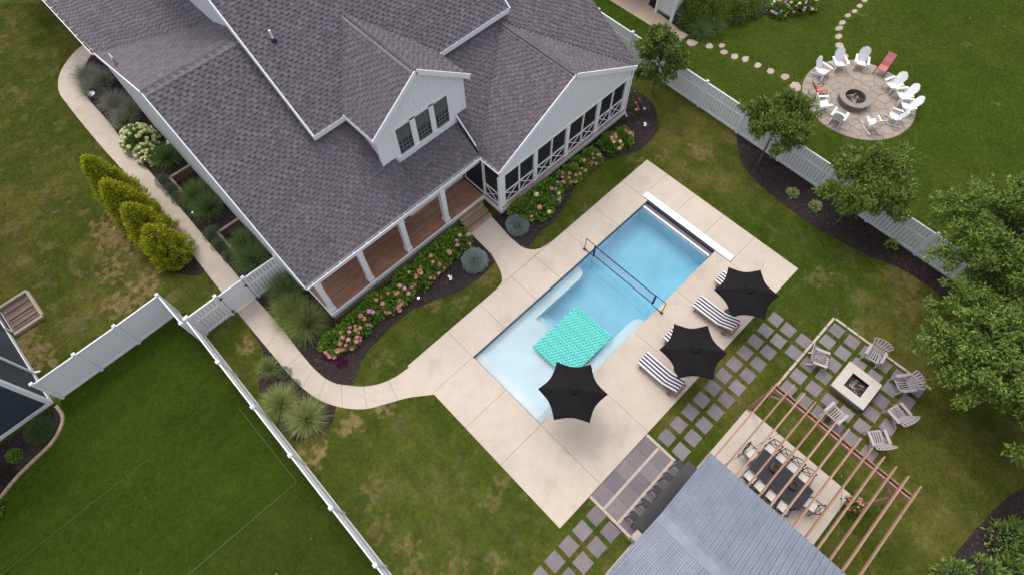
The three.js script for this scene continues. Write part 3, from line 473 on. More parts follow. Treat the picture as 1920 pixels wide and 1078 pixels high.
function gutter(a, b, dir) {   // open trough between two points, with hangers
  const A = V(...a), B = V(...b), d = B.clone().sub(A), L = d.length(), o = V(...dir), g = [];
  const off = (p, k, y) => p.clone().addScaledVector(o, k).add(V(0, y, 0));
  g.push(bar(off(A, 0.125, 0), off(B, 0.125, 0), 0.018, 0.11), bar(off(A, 0.06, -0.05), off(B, 0.06, -0.05), 0.12, 0.012), bar(off(A, 0.13, 0.052), off(B, 0.13, 0.052), 0.034, 0.016));
  g.push(bar(off(A, 0.0, 0), off(A, 0.135, 0), 0.012, 0.11), bar(off(B, 0.0, 0), off(B, 0.135, 0), 0.012, 0.11));
  const G = part('gutter', g, M.trim, house);
  part('gutter_bed', bar(off(A, 0.06, -0.041), off(B, 0.06, -0.041), 0.1, 0.006), mat([0.10, 0.055, 0.05], 0.9), house);
  const n = Math.round(L / 0.72); for (let i = 0; i < n; i++) { const p = A.clone().lerp(B, (i + 0.5) / n); part('hanger', bar(off(p, -0.02, 0.055), off(p, 0.13, 0.055), 0.025, 0.012), M.trim, G); }
}
gutter([xL, 3.52, eZ + 0.01], [11.32, 3.52, eZ + 0.01], [0, 0, 1]);
gutter([11.36, 3.52, -14.06], [11.36, 3.52, fF], [-1, 0, 0]);
gutter([20.96, 3.52, -13.6], [20.96, 3.52, fF], [1, 0, 0]);
part('porch_fascia', [bb(xL, 11.3, 3.30, 3.56, eZ - 0.05, eZ), bb(11.33, 11.36, 3.3, 3.56, -14.1, fF)], M.trim, house);
gutter([1.46, By(-31) - 0.06, -50], [1.46, By(-31) - 0.06, -31.1], [-1, 0, 0]);
part('louvre_vent', [bb(1.70, 1.76, 6.6, 7.3, -27.3, -26.9), bb(1.68, 1.72, 6.7, 7.2, -27.2, -27.0)], mat([0.35, 0.34, 0.36], 0.6), house);
part('wall_lamp', [bb(1.58, 1.74, 4.6, 4.9, -22.4, -22.2), bb(1.6, 1.75, 3.6, 3.7, -24.9, -24.6)], M.trim, house);
{ // pipe on the roof
  const v = part('vent_pipe', cyl(0.05, 0.05, 0.55, 6.62, dy_(-20.68) - 0.05, -20.68, 14), mat([0.72, 0.72, 0.74], 0.5), house);
  part('pipe_boot', cyl(0.13, 0.07, 0.16, 6.62, dy_(-20.68) - 0.02, -20.68, 14), M.black, v);
}
// ---- dormer front: lap siding below, staggered shakes above, three windows
{
  const x0 = 7.28, x1 = 12.12, yT = 6.42;
  part('dormer_wall', plate([[x0, 4.2, EZ - 0.02], [x1, 4.2, EZ - 0.02], [x1, 6.68, EZ - 0.02], [EX, 8.50, EZ - 0.02], [x0, 6.68, EZ - 0.02]], 0.15), M.white, house);
  part('dormer_cheek', plate([[x0, 4.4, -15.9], [x0, 6.75, -15.9], [x0, 6.75, -18.4], [x0, 5.6, -18.4]], 0.1).translate(0.1, 0, 0), M.white, house);
  part('dormer_cheek', plate([[x1, 4.4, -15.9], [x1, 5.6, -18.4], [x1, 6.75, -18.4], [x1, 6.75, -15.9]], 0.1).translate(-0.1, 0, 0), M.white, house);
  for (let y = 4.86; y < 6.42; y += 0.105) for (const [a, b] of [[x0, 8.10], [11.28, x1]]) part('siding_board', bx(b - a, 0.112, 0.012, (a + b) / 2, y + 0.05, EZ + 0.004, -0.09), M.white, house);
  const r = rng(4); let row = 0; for (let y = 6.5; y < 8.4; y += 0.13, row++) { const half = Math.min(2.42, (8.52 - y - 0.13) / 0.75); if (half < 0.1) break; let x = EX - half; while (x < EX + half - 0.02) { const w = Math.min(0.12 + r() * 0.14, EX + half - x); part('shake', bx(w - 0.008, 0.15, 0.014, x + w / 2, y + 0.06 + r() * 0.008, EZ + 0.005 + r() * 0.004, -0.08), M.white, house); x += w; } }
  part('frieze', bb(x0, x1, 6.42, 6.53, EZ - 0.01, EZ + 0.03), M.trim, house);
  part('window_panel', [bb(SX0 - 0.02, SX1 + 0.02, SY - 0.05, 4.78, EZ - 0.02, EZ + 0.035), bb(8.08, 8.26, 4.78, 6.42, EZ - 0.02, EZ + 0.03), bb(9.03, 9.32, 4.78, 6.42, EZ - 0.02, EZ + 0.03), bb(10.09, 10.36, 4.78, 6.42, EZ - 0.02, EZ + 0.03), bb(11.12, 11.30, 4.78, 6.42, EZ - 0.02, EZ + 0.03), bb(8.26, 11.12, 6.33, 6.42, EZ - 0.02, EZ + 0.03)], M.trim, house);
  part('corner_board', [bb(x0 - 0.02, x0 + 0.1, 4.86, 6.7, EZ - 0.05, EZ + 0.025), bb(x1 - 0.1, x1 + 0.02, 4.86, 6.7, EZ - 0.05, EZ + 0.025)], M.trim, house);
  const glass = new THREE.MeshPhysicalMaterial({ color: lin(0.035, 0.045, 0.05), roughness: 0.06, specularIntensity: 1 });
  const muntM = mat([0.30, 0.30, 0.31], 0.5), glassUp = new THREE.MeshPhysicalMaterial({ color: lin(0.10, 0.12, 0.125), roughness: 0.12 });
  for (const [a, b] of [[8.27, 9.02], [9.33, 10.08], [10.37, 11.11]]) {
    const w = part('window', [bb(a, a + 0.035, 4.8, 6.32, EZ - 0.05, EZ + 0.02), bb(b - 0.035, b, 4.8, 6.32, EZ - 0.05, EZ + 0.02), bb(a + 0.035, b - 0.035, 4.8, 4.84, EZ - 0.05, EZ + 0.02), bb(a + 0.035, b - 0.035, 6.28, 6.32, EZ - 0.05, EZ + 0.02), bb(a + 0.035, b - 0.035, 5.53, 5.59, EZ - 0.05, EZ + 0.015)], mat([0.11, 0.085, 0.09], 0.6), house);
    part('pane', bb(a + 0.035, b - 0.035, 5.59, 6.28, EZ - 0.03, EZ - 0.005), glassUp, w); part('pane', bb(a + 0.035, b - 0.035, 4.84, 5.53, EZ - 0.03, EZ - 0.012), glass, w);
    const mx = (k) => a + 0.035 + (b - a - 0.07) * k; for (const k of [0.25, 0.5, 0.75]) part('muntin', bb(mx(k) - 0.006, mx(k) + 0.006, 4.84, 5.53, EZ - 0.012, EZ), muntM, w); for (const y of [5.07, 5.30]) part('muntin', bb(a + 0.035, b - 0.035, y - 0.006, y + 0.006, EZ - 0.012, EZ + 0.001), muntM, w);
  }
  part('window_sill', bb(8.1, 11.28, 4.74, 4.80, EZ, EZ + 0.07), M.trim, house);
}
// ---- front porch: boards, columns, steps
{
  const PY = 0.68, r = rng(3), mats = [[0.335, 0.180, 0.115], [0.370, 0.205, 0.135], [0.295, 0.155, 0.102], [0.345, 0.195, 0.138]].map((c) => mat(c, 0.55, { map: T.wood }));
  for (let z = -16.4, k = 0; z < -14.1; z += 0.118, k++) { let x = 1.77; while (x < 11.25) { const L = Math.min(1.6 + r() * 3.2, 11.27 - x); part('deck_board', bb(x + 0.002, x + L - 0.002, PY - 0.03, PY, z, z + 0.113), mats[Math.floor(r() * 4)], house); x += L; } }
  part('porch_rim', [bb(1.75, 11.28, 0.42, PY + 0.004, -14.09, -14.03), bb(1.70, 1.76, 0.42, PY + 0.004, -16.4, -14.03)], M.trim, house);
  part('porch_skirt', [bb(1.75, 11.28, 0, 0.42, -14.14, -14.10), bb(1.77, 1.81, 0, 0.42, -16.4, -14.15)], mat([0.36, 0.34, 0.33], 0.9), house);
  part('porch_beam', [bb(1.76, 11.3, 3.12, 3.42, -14.44, -14.2), bb(1.76, 1.96, 3.12, 3.42, -16.4, -14.44)], M.trim, house);
  part('porch_ceiling', bb(1.8, 11.3, 3.42, 3.45, -16.4, -14.22), M.white, house);
  for (const x of [1.93, 4.15, 6.48, 8.92]) { const c = part('porch_column', bb(x - 0.125, x + 0.125, PY, 3.14, -14.40, -14.15), M.trim, house); part('plinth', bb(x - 0.155, x + 0.155, PY + 0.004, PY + 0.24, -14.43, -14.12), M.trim, c); part('capital', bb(x - 0.15, x + 0.15, 3.0, 3.12, -14.425, -14.125), M.trim, c); }
  const st = [[0.24, 0.165, 0.105], [0.29, 0.215, 0.145]].map((c) => mat(c, 0.7, { map: T.wood }));
  for (let i = 0; i < 3; i++) { const y = 0.51 - i * 0.17, z = -14.02 + i * 0.28; const s = part('step_tread', bb(9.45, 10.98, y - 0.04, y, z, z + 0.15), st[i % 2], house); part('step_tread', bb(9.45, 10.98, y - 0.04, y - 0.002, z + 0.154, z + 0.28), st[(i + 1) % 2], house); part('riser', bb(9.47, 10.96, y - 0.17, y - 0.045, z + 0.24, z + 0.262), mat([0.30, 0.25, 0.20], 0.8), house); part('nosing', bb(9.45, 10.98, y - 0.045, y + 0.003, z + 0.28, z + 0.295), mat([0.36, 0.30, 0.25], 0.7), s); }
  part('step_base', bb(9.5, 10.93, 0, 0.12, -14.0, -13.25), mat([0.30, 0.25, 0.20], 0.9), house);
  // sliding door and window on the wall behind
  const gl = new THREE.MeshPhysicalMaterial({ color: lin(0.05, 0.07, 0.085), roughness: 0.05 });
  for (const [a, b, y0] of [[2.5, 4.4, 0.70], [5.2, 7.0, 0.95]]) { const w = part('porch_window', [bb(a, a + 0.09, y0, 2.9, wz, wz + 0.05), bb(b - 0.09, b, y0, 2.9, wz, wz + 0.05), bb(a + 0.09, b - 0.09, 2.8, 2.9, wz, wz + 0.05), bb(a + 0.09, b - 0.09, y0, y0 + 0.09, wz, wz + 0.05), bb((a + b) / 2 - 0.04, (a + b) / 2 + 0.04, y0 + 0.09, 2.8, wz, wz + 0.05)], M.trim, house); part('pane', bb(a + 0.09, b - 0.09, y0 + 0.09, 2.8, wz + 0.004, wz + 0.02), gl, w); }
  part('skirting', bb(7.74, 11.28, PY, PY + 0.2, -15.68, -15.66), M.trim, house);
}
// ---- screened porch
{
  const FZ = -12.95, PY = 0.68, BX = [11.5, 13.80, 16.10, 18.42, 20.68];
  const scr = new THREE.MeshStandardMaterial({ color: lin(0.012, 0.011, 0.012), roughness: 0.6, transparent: true, opacity: 0.86 });
  part('porch_floor', bb(11.35, 20.8, PY - 0.06, PY - 0.01, -17.6, -12.85), mat([0.335, 0.180, 0.115], 0.6, { map: T.wood }), house);
  part('porch_back_wall', bb(11.3, 20.6, PY, 3.6, -17.8, -17.6), M.white, house);
  part('porch_back_wall', bb(20.55, 20.75, 0.6, 3.5, -17.6, -13.1), M.white, house);
  // gable: boards with battens
  part('gable_wall', plate([[11.42, 3.02, FZ + 0.06], [20.8, 3.02, FZ + 0.06], [20.8, 3.5, FZ + 0.06], [FX, FYR - 0.14, FZ + 0.06], [11.42, 3.5, FZ + 0.06]], 0.14), M.white, house);
  for (let x = 11.62; x < 20.75; x += 0.118) { const top = Math.min(fyL(x), fyR(x)) - 0.17; part('batten', bx(0.05, top - 3.04, 0.014, x, (top + 3.04) / 2, FZ + 0.068), M.white, house); }
  part('frieze', bb(11.4, 20.82, 2.98, 3.06, FZ - 0.02, FZ + 0.10), M.trim, house);
  part('porch_skirt', [bb(11.35, 20.85, 0.36, PY + 0.02, -12.84, -12.78), bb(11.29, 11.35, 0.36, PY + 0.02, -14.1, -12.78)], M.trim, house);
  part('porch_ledge', [bb(11.4, 20.8, PY + 0.02, PY + 0.05, -12.92, -12.77), bb(11.28, 11.42, PY + 0.02, PY + 0.05, -14.05, -12.92)], mat([0.33, 0.21, 0.17], 0.7), house);
  part('porch_skirt', [bb(11.45, 20.8, 0, 0.36, -12.95, -12.9), bb(11.4, 11.45, 0, 0.36, -14.1, -12.95)], mat([0.36, 0.34, 0.33], 0.9), house);
  BX.forEach((x, i) => { const w = i === 0 || i === 4 ? 0.19 : 0.125, p = part('porch_post', bb(x - w, x + w, PY + 0.05, 3.0, FZ - 0.06, FZ + 0.085), M.trim, house); part('plinth', bb(x - w - 0.02, x + w + 0.02, PY + 0.05, PY + 0.13, FZ - 0.06, FZ + 0.105), M.trim, p); });
  const bay = (a, b, y1, put) => {   // one screen with its cross below; put maps (s, y, k) to space
    const ry = PY + 0.93, f = 0.032;
    const P = (s, y) => put(s, y, 0.0);
    part('cross_brace', [bar(P(a, PY + 0.1), P(b, ry), 0.028, 0.045)], M.trim, house); part('cross_brace', [bar(put(a, ry, 0.012), put(b, PY + 0.1, 0.012), 0.028, 0.045)], M.trim, house);
    part('screen_rail', bar(put(a, ry, 0.004), put(b, ry, 0.004), 0.05, f * 1.5), M.trim, house);
    part('screen', plate([put(a, PY + 0.06, -0.035), put(b, PY + 0.06, -0.035), put(b, y1, -0.035), put(a, y1, -0.035)], 0.004), scr, house);
    part('screen_frame', bar(put(a, PY + 0.07, 0), put(b, PY + 0.07, 0), 0.05, 0.04), M.trim, house);
  };
  for (let i = 0; i < 4; i++) {
    const a = BX[i] + (i === 0 ? 0.19 : 0.125), b = BX[i + 1] - (i === 3 ? 0.19 : 0.125), m = (a + b) / 2, put = (s, y, k) => V(s, y, FZ + 0.03 + k);
    part('mullion', bb(m - 0.035, m + 0.035, PY + 0.05, 3.0, FZ, FZ + 0.07), M.trim, house);
    bay(a, m - 0.035, 2.99, put); bay(m + 0.035, b, 2.99, put);
  }
  const putL = (s, y, k) => V(11.40 - k, y, s);
  bay(-14.02, -13.04, 3.4, putL);
  part('porch_post', bb(11.34, 11.44, PY, 3.4, -14.12, -14.02), M.trim, house);
  part('screen_door', plate([V(11.38, PY, -15.5), V(11.38, PY, -14.12), V(11.38, 3.3, -14.12), V(11.38, 3.3, -15.5)], 0.01), scr, house);
  part('door_frame', [bb(11.35, 11.42, PY, 3.3, -15.56, -15.48), bb(11.35, 11.42, PY, PY + 0.12, -15.48, -14.12)], M.trim, house);
  // seats and table dimly seen through the screens
  const wd = mat([0.30, 0.22, 0.15], 0.7), cu = mat([0.34, 0.32, 0.30], 0.9);
  for (const [x, z, t] of [[12.6, -14.6, 0.2], [15, -15.2, -0.3]]) { const c = thing('porch_armchair', x < 14 ? 'pale cushioned armchair behind the corner screen of the porch' : 'pale cushioned armchair deep inside the screened porch', 'armchair', [x, PY, z], t, 'armchairs in the screened porch'); part('seat', rb(0.65, 0.2, 0.65, 0.06, 0, 0.42, 0), cu, c); part('backrest', rb(0.65, 0.55, 0.16, 0.06, 0, 0.75, -0.3), cu, c); for (const sx of [-1, 1]) { part('arm', bx(0.08, 0.06, 0.65, sx * 0.36, 0.62, 0), wd, c); for (const sz of [-1, 1]) part('leg', bx(0.05, 0.6, 0.05, sx * 0.36, 0.3, sz * 0.29), wd, c); } }
  const t = thing('porch_sawhorse_table', 'pale trestle table inside the last screened bay of the porch', 'table', [19.5, PY, -14.3]); part('table_top', bx(1.7, 0.05, 0.8, 0, 0.75, 0), mat([0.42, 0.40, 0.39], 0.7), t); for (const s of [-1, 1]) { part('leg', [bar([s * 0.6, 0, -0.35], [s * 0.6, 0.73, 0.2], 0.07, 0.07)], M.trim, t); part('leg', [bar([s * 0.6, 0, 0.35], [s * 0.6, 0.73, -0.2], 0.07, 0.07)], M.trim, t); }
  // downspouts
  part('downspout', tube([[21.02, 3.4, -12.95], [20.9, 3.2, -12.86], [20.84, 2.9, -12.83], [20.84, 1.2, -12.83], [20.86, 0.5, -12.8], [20.9, 0.2, -12.65]], 0.045, 24, 8), M.trim, house);
}
// ---------------------------------------------------------------- fences and gate
function fenceRun(root, pts, { gap = 0.016, h = 1.8, mid = true, tick = false, pw = 0.155, solid = false }) {   // pts: post places [x, z]; each board a part
  const up = boxUV(bx(pw, h - 0.16, 0.022, 0, 0.10 + (h - 0.16) / 2, 0)), cap = boxUV(new THREE.CylinderGeometry(0.02, 0.105, 0.07, 4, 1).rotateY(Math.PI / 4).translate(0, h + 0.155, 0)), post = boxUV(bx(0.127, h + 0.12, 0.127, 0, (h + 0.12) / 2, 0)), capB = boxUV(bx(0.15, 0.03, 0.15, 0, h + 0.115, 0));
  pts.forEach(([x, z], i) => {
    if (!pts.skip || !pts.skip.includes(i)) { const p = same('post', post, M.vinyl, root); p.position.set(x, 0, z); const nx = pts[i + 1] || pts[i - 1]; p.rotation.y = -Math.atan2(nx[1] - z, nx[0] - x); const c = same('post_cap', capB, M.vinyl, p); same('post_cap', cap, M.vinyl, p); }
    if (i === pts.length - 1 || (pts.open && pts.open.includes(i))) return;
    const [x2, z2] = pts[i + 1], L = Math.hypot(x2 - x, z2 - z), a = Math.atan2(z2 - z, x2 - x), inner = L - 0.13, n = Math.round(inner / (pw + gap)), g = new THREE.Group(); void g;
    const at = (s, y, o = 0) => [x + Math.cos(a) * s - Math.sin(a) * o, y, z + Math.sin(a) * s + Math.cos(a) * o];
    for (const [y, hh, w] of [[0.12, 0.14, 0.05], [h - 0.03, 0.10, 0.06], ...(mid ? [[h * 0.66, 0.075, 0.048]] : [])]) part('rail', bar(at(0.06, y), at(L - 0.06, y), w, hh), M.vinyl, root);
    for (let k = 0; k < n; k++) { const s = 0.065 + (k + 0.5) * inner / n, b = same('board', up, M.vinyl, root); b.position.set(...at(s, 0)); b.rotation.y = -a; b.scale.x = (inner / n - gap) / pw; }
  });
}
{
  const f = thing('vinyl_fence', 'long white vinyl fence with gapped boards behind the row of young trees', 'fence'); const pts = []; for (let i = -2; i < 12; i++) { const z = -18.45 + i * 2.69; pts.push([24.71 - 0.0232 * (z + 18.45), z]); } fenceRun(f, pts, { gap: 0.026 });
  const f2 = thing('vinyl_fence', 'white vinyl privacy fence between the house lawn and the lush green turf', 'fence'); const p2 = [[-3.08, -17.72]]; for (let i = 1; i < 9; i++) p2.push([-3.1 - 0.006 * i, -17.66 + i * 2.69]); fenceRun(f2, p2, { gap: 0.003 });
  const f3 = thing('vinyl_fence', 'white vinyl privacy fence running from the dark blue house to the corner', 'fence'); fenceRun(f3, [[-9.15, -19.52], [-7.31, -19.53], [-5.46, -19.55], [-3.37, -19.62]], { gap: 0.002, mid: false, h: 1.84 });
  const f4 = thing('vinyl_fence', 'short white vinyl fence panel at the corner joining two privacy fences', 'fence'); const p4 = [[-3.37, -19.62], [-3.31, -17.62]]; p4.skip = [0]; fenceRun(f4, p4, { gap: 0.002, mid: false, h: 1.84 });
  const f5 = thing('vinyl_fence', 'short white fence panel with gapped boards left of the gate', 'fence'); fenceRun(f5, [[-2.98, -17.74], [-1.56, -17.76]], { gap: 0.022 });
  const f6 = thing('vinyl_fence', 'short white fence panel between the gate and the house wall', 'fence'); fenceRun(f6, [[-0.16, -17.70], [1.54, -17.66]], { gap: 0.022 });
  const g = thing('garden_gate', 'white vinyl gate across the concrete walk with black hinges', 'gate', [-1.46, 0, -17.74]);
  const w = 1.2, h = 1.78; part('gate_frame', [bb(0, w, 0.1, 0.22, -0.025, 0.025), bb(0, w, h - 0.1, h, -0.025, 0.025), bb(0, 0.1, 0.22, h - 0.1, -0.025, 0.025), bb(w - 0.1, w, 0.22, h - 0.1, -0.025, 0.025)], M.vinyl, g); part('rail', bb(0.1, w - 0.1, 1.14, 1.21, -0.024, 0.024), M.vinyl, g);
  for (let k = 0; k < 7; k++) part('board', bb(0.1 + k * 0.1429, 0.1 + (k + 1) * 0.1429 - 0.003, 0.2, h - 0.08, -0.011, 0.011), M.vinyl, g);
  for (const y of [0.3, 1.55]) part('hinge', [bx(0.14, 0.09, 0.03, -0.0, y, 0.04), cyl(0.025, 0.025, 0.14, -0.045, y - 0.07, 0.05, 8)], M.black, g); part('latch', [bx(0.09, 0.16, 0.05, w + 0.01, 1.25, 0.045), bx(0.16, 0.03, 0.04, w - 0.02, 1.3, 0.06)], M.black, g);
}

// ---------------------------------------------------------------- dark blue house next door and its window well
{
  const b = thing('blue_house', 'dark blue house corner with lap siding and white corner boards', 'house'), navy = [[0.034, 0.046, 0.062], [0.030, 0.041, 0.057], [0.037, 0.050, 0.067]].map((c) => mat(c, 0.6)), X = -9.55, Z0 = -19.55;
  part('wall', bb(-22, X - 0.03, 0, 6.2, -40, Z0 - 0.03), navy[1], b);
  for (let k = 0; k < 30; k++) { const y = 0.32 + k * 0.17; part('siding_board', bx(0.014, 0.19, 20, X - 0.014, y + 0.085, Z0 - 10, 0, 0, -0.07), navy[k % 3], b); part('siding_board', bx(12, 0.19, 0.014, X - 6, y + 0.085, Z0 - 0.014, -0.07), navy[(k + 1) % 3], b); }
  part('corner_board', [bb(X - 0.02, X + 0.03, 0.1, 5.6, Z0 - 0.14, Z0 + 0.03), bb(X - 0.14, X - 0.02, 0.1, 5.6, Z0 - 0.02, Z0 + 0.03)], M.trim, b);
  part('base_board', [bb(X - 0.02, X + 0.028, 0.1, 0.32, Z0 - 20, Z0 - 0.14), bb(X - 12, X - 0.14, 0.1, 0.32, Z0 - 0.02, Z0 + 0.028)], M.trim, b); part('foundation', bb(-22, X - 0.01, -0.1, 0.1, -40, Z0 - 0.01), mat([0.09, 0.085, 0.08], 0.9), b);
  part('downspout', [bb(X, X + 0.07, 0.25, 5.6, -21.42, -21.32), bar([X + 0.035, 0.25, -21.37], [X + 0.22, 0.1, -21.37], 0.09, 0.07)], M.trim, b);
  part('roof', [plate([[-22, 6.1, -18.9], [-9.1, 6.1, -18.9], [-9.1, 10, -28], [-22, 10, -28]], 0.14), plate([[-9.1, 6.1, -38], [-22, 6.1, -38], [-22, 10, -28], [-9.1, 10, -28]], 0.14)], roofM, b);
  const w = thing('window_well', 'weathered timber window well with clear cover beside the dark blue house', 'window well', [-8.72, 0, -24.85]), tw = mat([0.36, 0.30, 0.24], 0.85, { map: T.wood }), tw2 = mat([0.22, 0.155, 0.12], 0.85, { map: T.wood });
  for (const [a, c] of [[[-0.68, -0.93], [0.68, -0.93]], [[-0.68, 0.93], [0.68, 0.93]]]) for (let k = 0; k < 2; k++) part('timber', bb(a[0], c[0], k * 0.11 - 0.02, k * 0.11 + 0.085, a[1] - 0.07, a[1] + 0.07), tw, w);
  for (let k = 0; k < 2; k++) part('timber', bb(0.61, 0.75, k * 0.11 - 0.02, k * 0.11 + 0.09, -0.86, 0.86), tw, w);
  part('well_floor', bb(-0.66, 0.6, -0.02, 0.02, -0.86, 0.86), mat([0.16, 0.11, 0.10], 0.9, { map: T.speck }), w); for (let k = 0; k < 3; k++) part('slat', bx(1.2, 0.05, 0.05, -0.05, 0.09, -0.5 + k * 0.48), tw2, w); for (let k = 0; k < 2; k++) part('timber', bb(-0.6, 0.58, 0.025, 0.05, -0.2 + k * 0.45, 0.15 + k * 0.45), tw2, w);
  part('window', [bb(-0.74, -0.7, 0.06, 0.6, -0.7, -0.62), bb(-0.74, -0.7, 0.06, 0.6, 0.62, 0.7), bb(-0.74, -0.7, 0.06, 0.12, -0.62, 0.62), bb(-0.74, -0.7, 0.54, 0.6, -0.62, 0.62)], M.trim, w); part('pane', bb(-0.73, -0.71, 0.12, 0.54, -0.62, 0.62), mat([0.04, 0.045, 0.05], 0.1), w);
  part('cover', bb(-0.66, 0.6, 0.20, 0.206, -0.86, 0.86), new THREE.MeshPhysicalMaterial({ color: 0xffffff, transmission: 1, roughness: 0.12, thickness: 0, ior: 1.45 }), w);
  const e = thing('stone_edging', 'curved row of tan stone edging round the bed by the dark blue house', 'edging'), P = curveXZ([[-9.52, -19.35], [-9.52, -18.66], [-9.88, -18.22], [-10.43, -17.9], [-11.27, -17.74], [-12.03, -17.57], [-12.82, -17.27], [-14.4, -16.8]], 20);
  for (let i = 0; i < 20; i++) { const A = P[i], B = P[i + 1]; part('edging_stone', bar([lerp(A[0], B[0], 0.02), 0.04, lerp(A[1], B[1], 0.02)], [lerp(A[0], B[0], 0.98), 0.04, lerp(A[1], B[1], 0.98)], 0.13, 0.11), mat([0.36 + 0.03 * (i % 3), 0.27 + 0.02 * (i % 3), 0.19 + 0.02 * (i % 2)], 0.9, { map: T.speck }), e); }
}
// ---------------------------------------------------------------- neighbour's shed and little blue table
{
  const s = thing('white_shed', 'white panelled shed with square posts beside the tan walk', 'shed'), w2 = mat([0.70, 0.71, 0.76], 0.5);
  part('wall', bb(29.14, 33, 0.22, 3.2, -17.15, -16.02), w2, s); part('wall', bb(30.2, 33, 0.1, 3.2, -24, -17.2), w2, s); part('base', bb(29.2, 33, 0.02, 0.22, -17.1, -16.08), mat([0.2, 0.2, 0.2], 0.9), s);
  for (const z of [-17.22, -15.98]) { const p = part('post', bb(29.0, 29.15, 0.02, 3.2, z - 0.075, z + 0.075), M.trim, s); part('plinth', bb(28.98, 29.17, 0.02, 0.2, z - 0.095, z + 0.095), M.trim, p); }
  for (let k = 0; k < 6; k++) part('batten', bb(29.125, 29.14, 0.3, 3.1, -17.08 + k * 0.2, -17.06 + k * 0.2), M.trim, s); part('rail', bb(29.12, 29.145, 0.22, 0.3, -17.1, -16.06), mat([0.45, 0.62, 0.66], 0.4), s);
  part('roof', plate([[28.6, 3.2, -15.6], [33.4, 3.2, -15.6], [33.4, 3.6, -24.4], [28.6, 3.6, -24.4]], 0.12), roofM, s);
  const t = thing('side_table', 'small turquoise folding table beside the white shed', 'table', [29.58, 0, -15.72]), bl = [[0.16, 0.36, 0.44], [0.19, 0.40, 0.48]].map((c) => mat(c, 0.5)), bd = mat([0.03, 0.17, 0.28], 0.5);
  for (let k = 0; k < 5; k++) part('slat', bb(-0.26, 0.26, 0.44, 0.465, -0.24 + k * 0.097, -0.15 + k * 0.097), bl[k % 2], t); for (const z of [-0.2, 0.2]) { part('leg', bar([-0.22, 0, z], [0.2, 0.44, z], 0.035, 0.025), bd, t); part('leg', bar([0.22, 0, z * 0.8], [-0.2, 0.44, z * 0.8], 0.035, 0.025), bd, t); } part('stretcher', rod([-0.1, 0.13, -0.2], [-0.1, 0.13, 0.2], 0.012), bd, t);
}

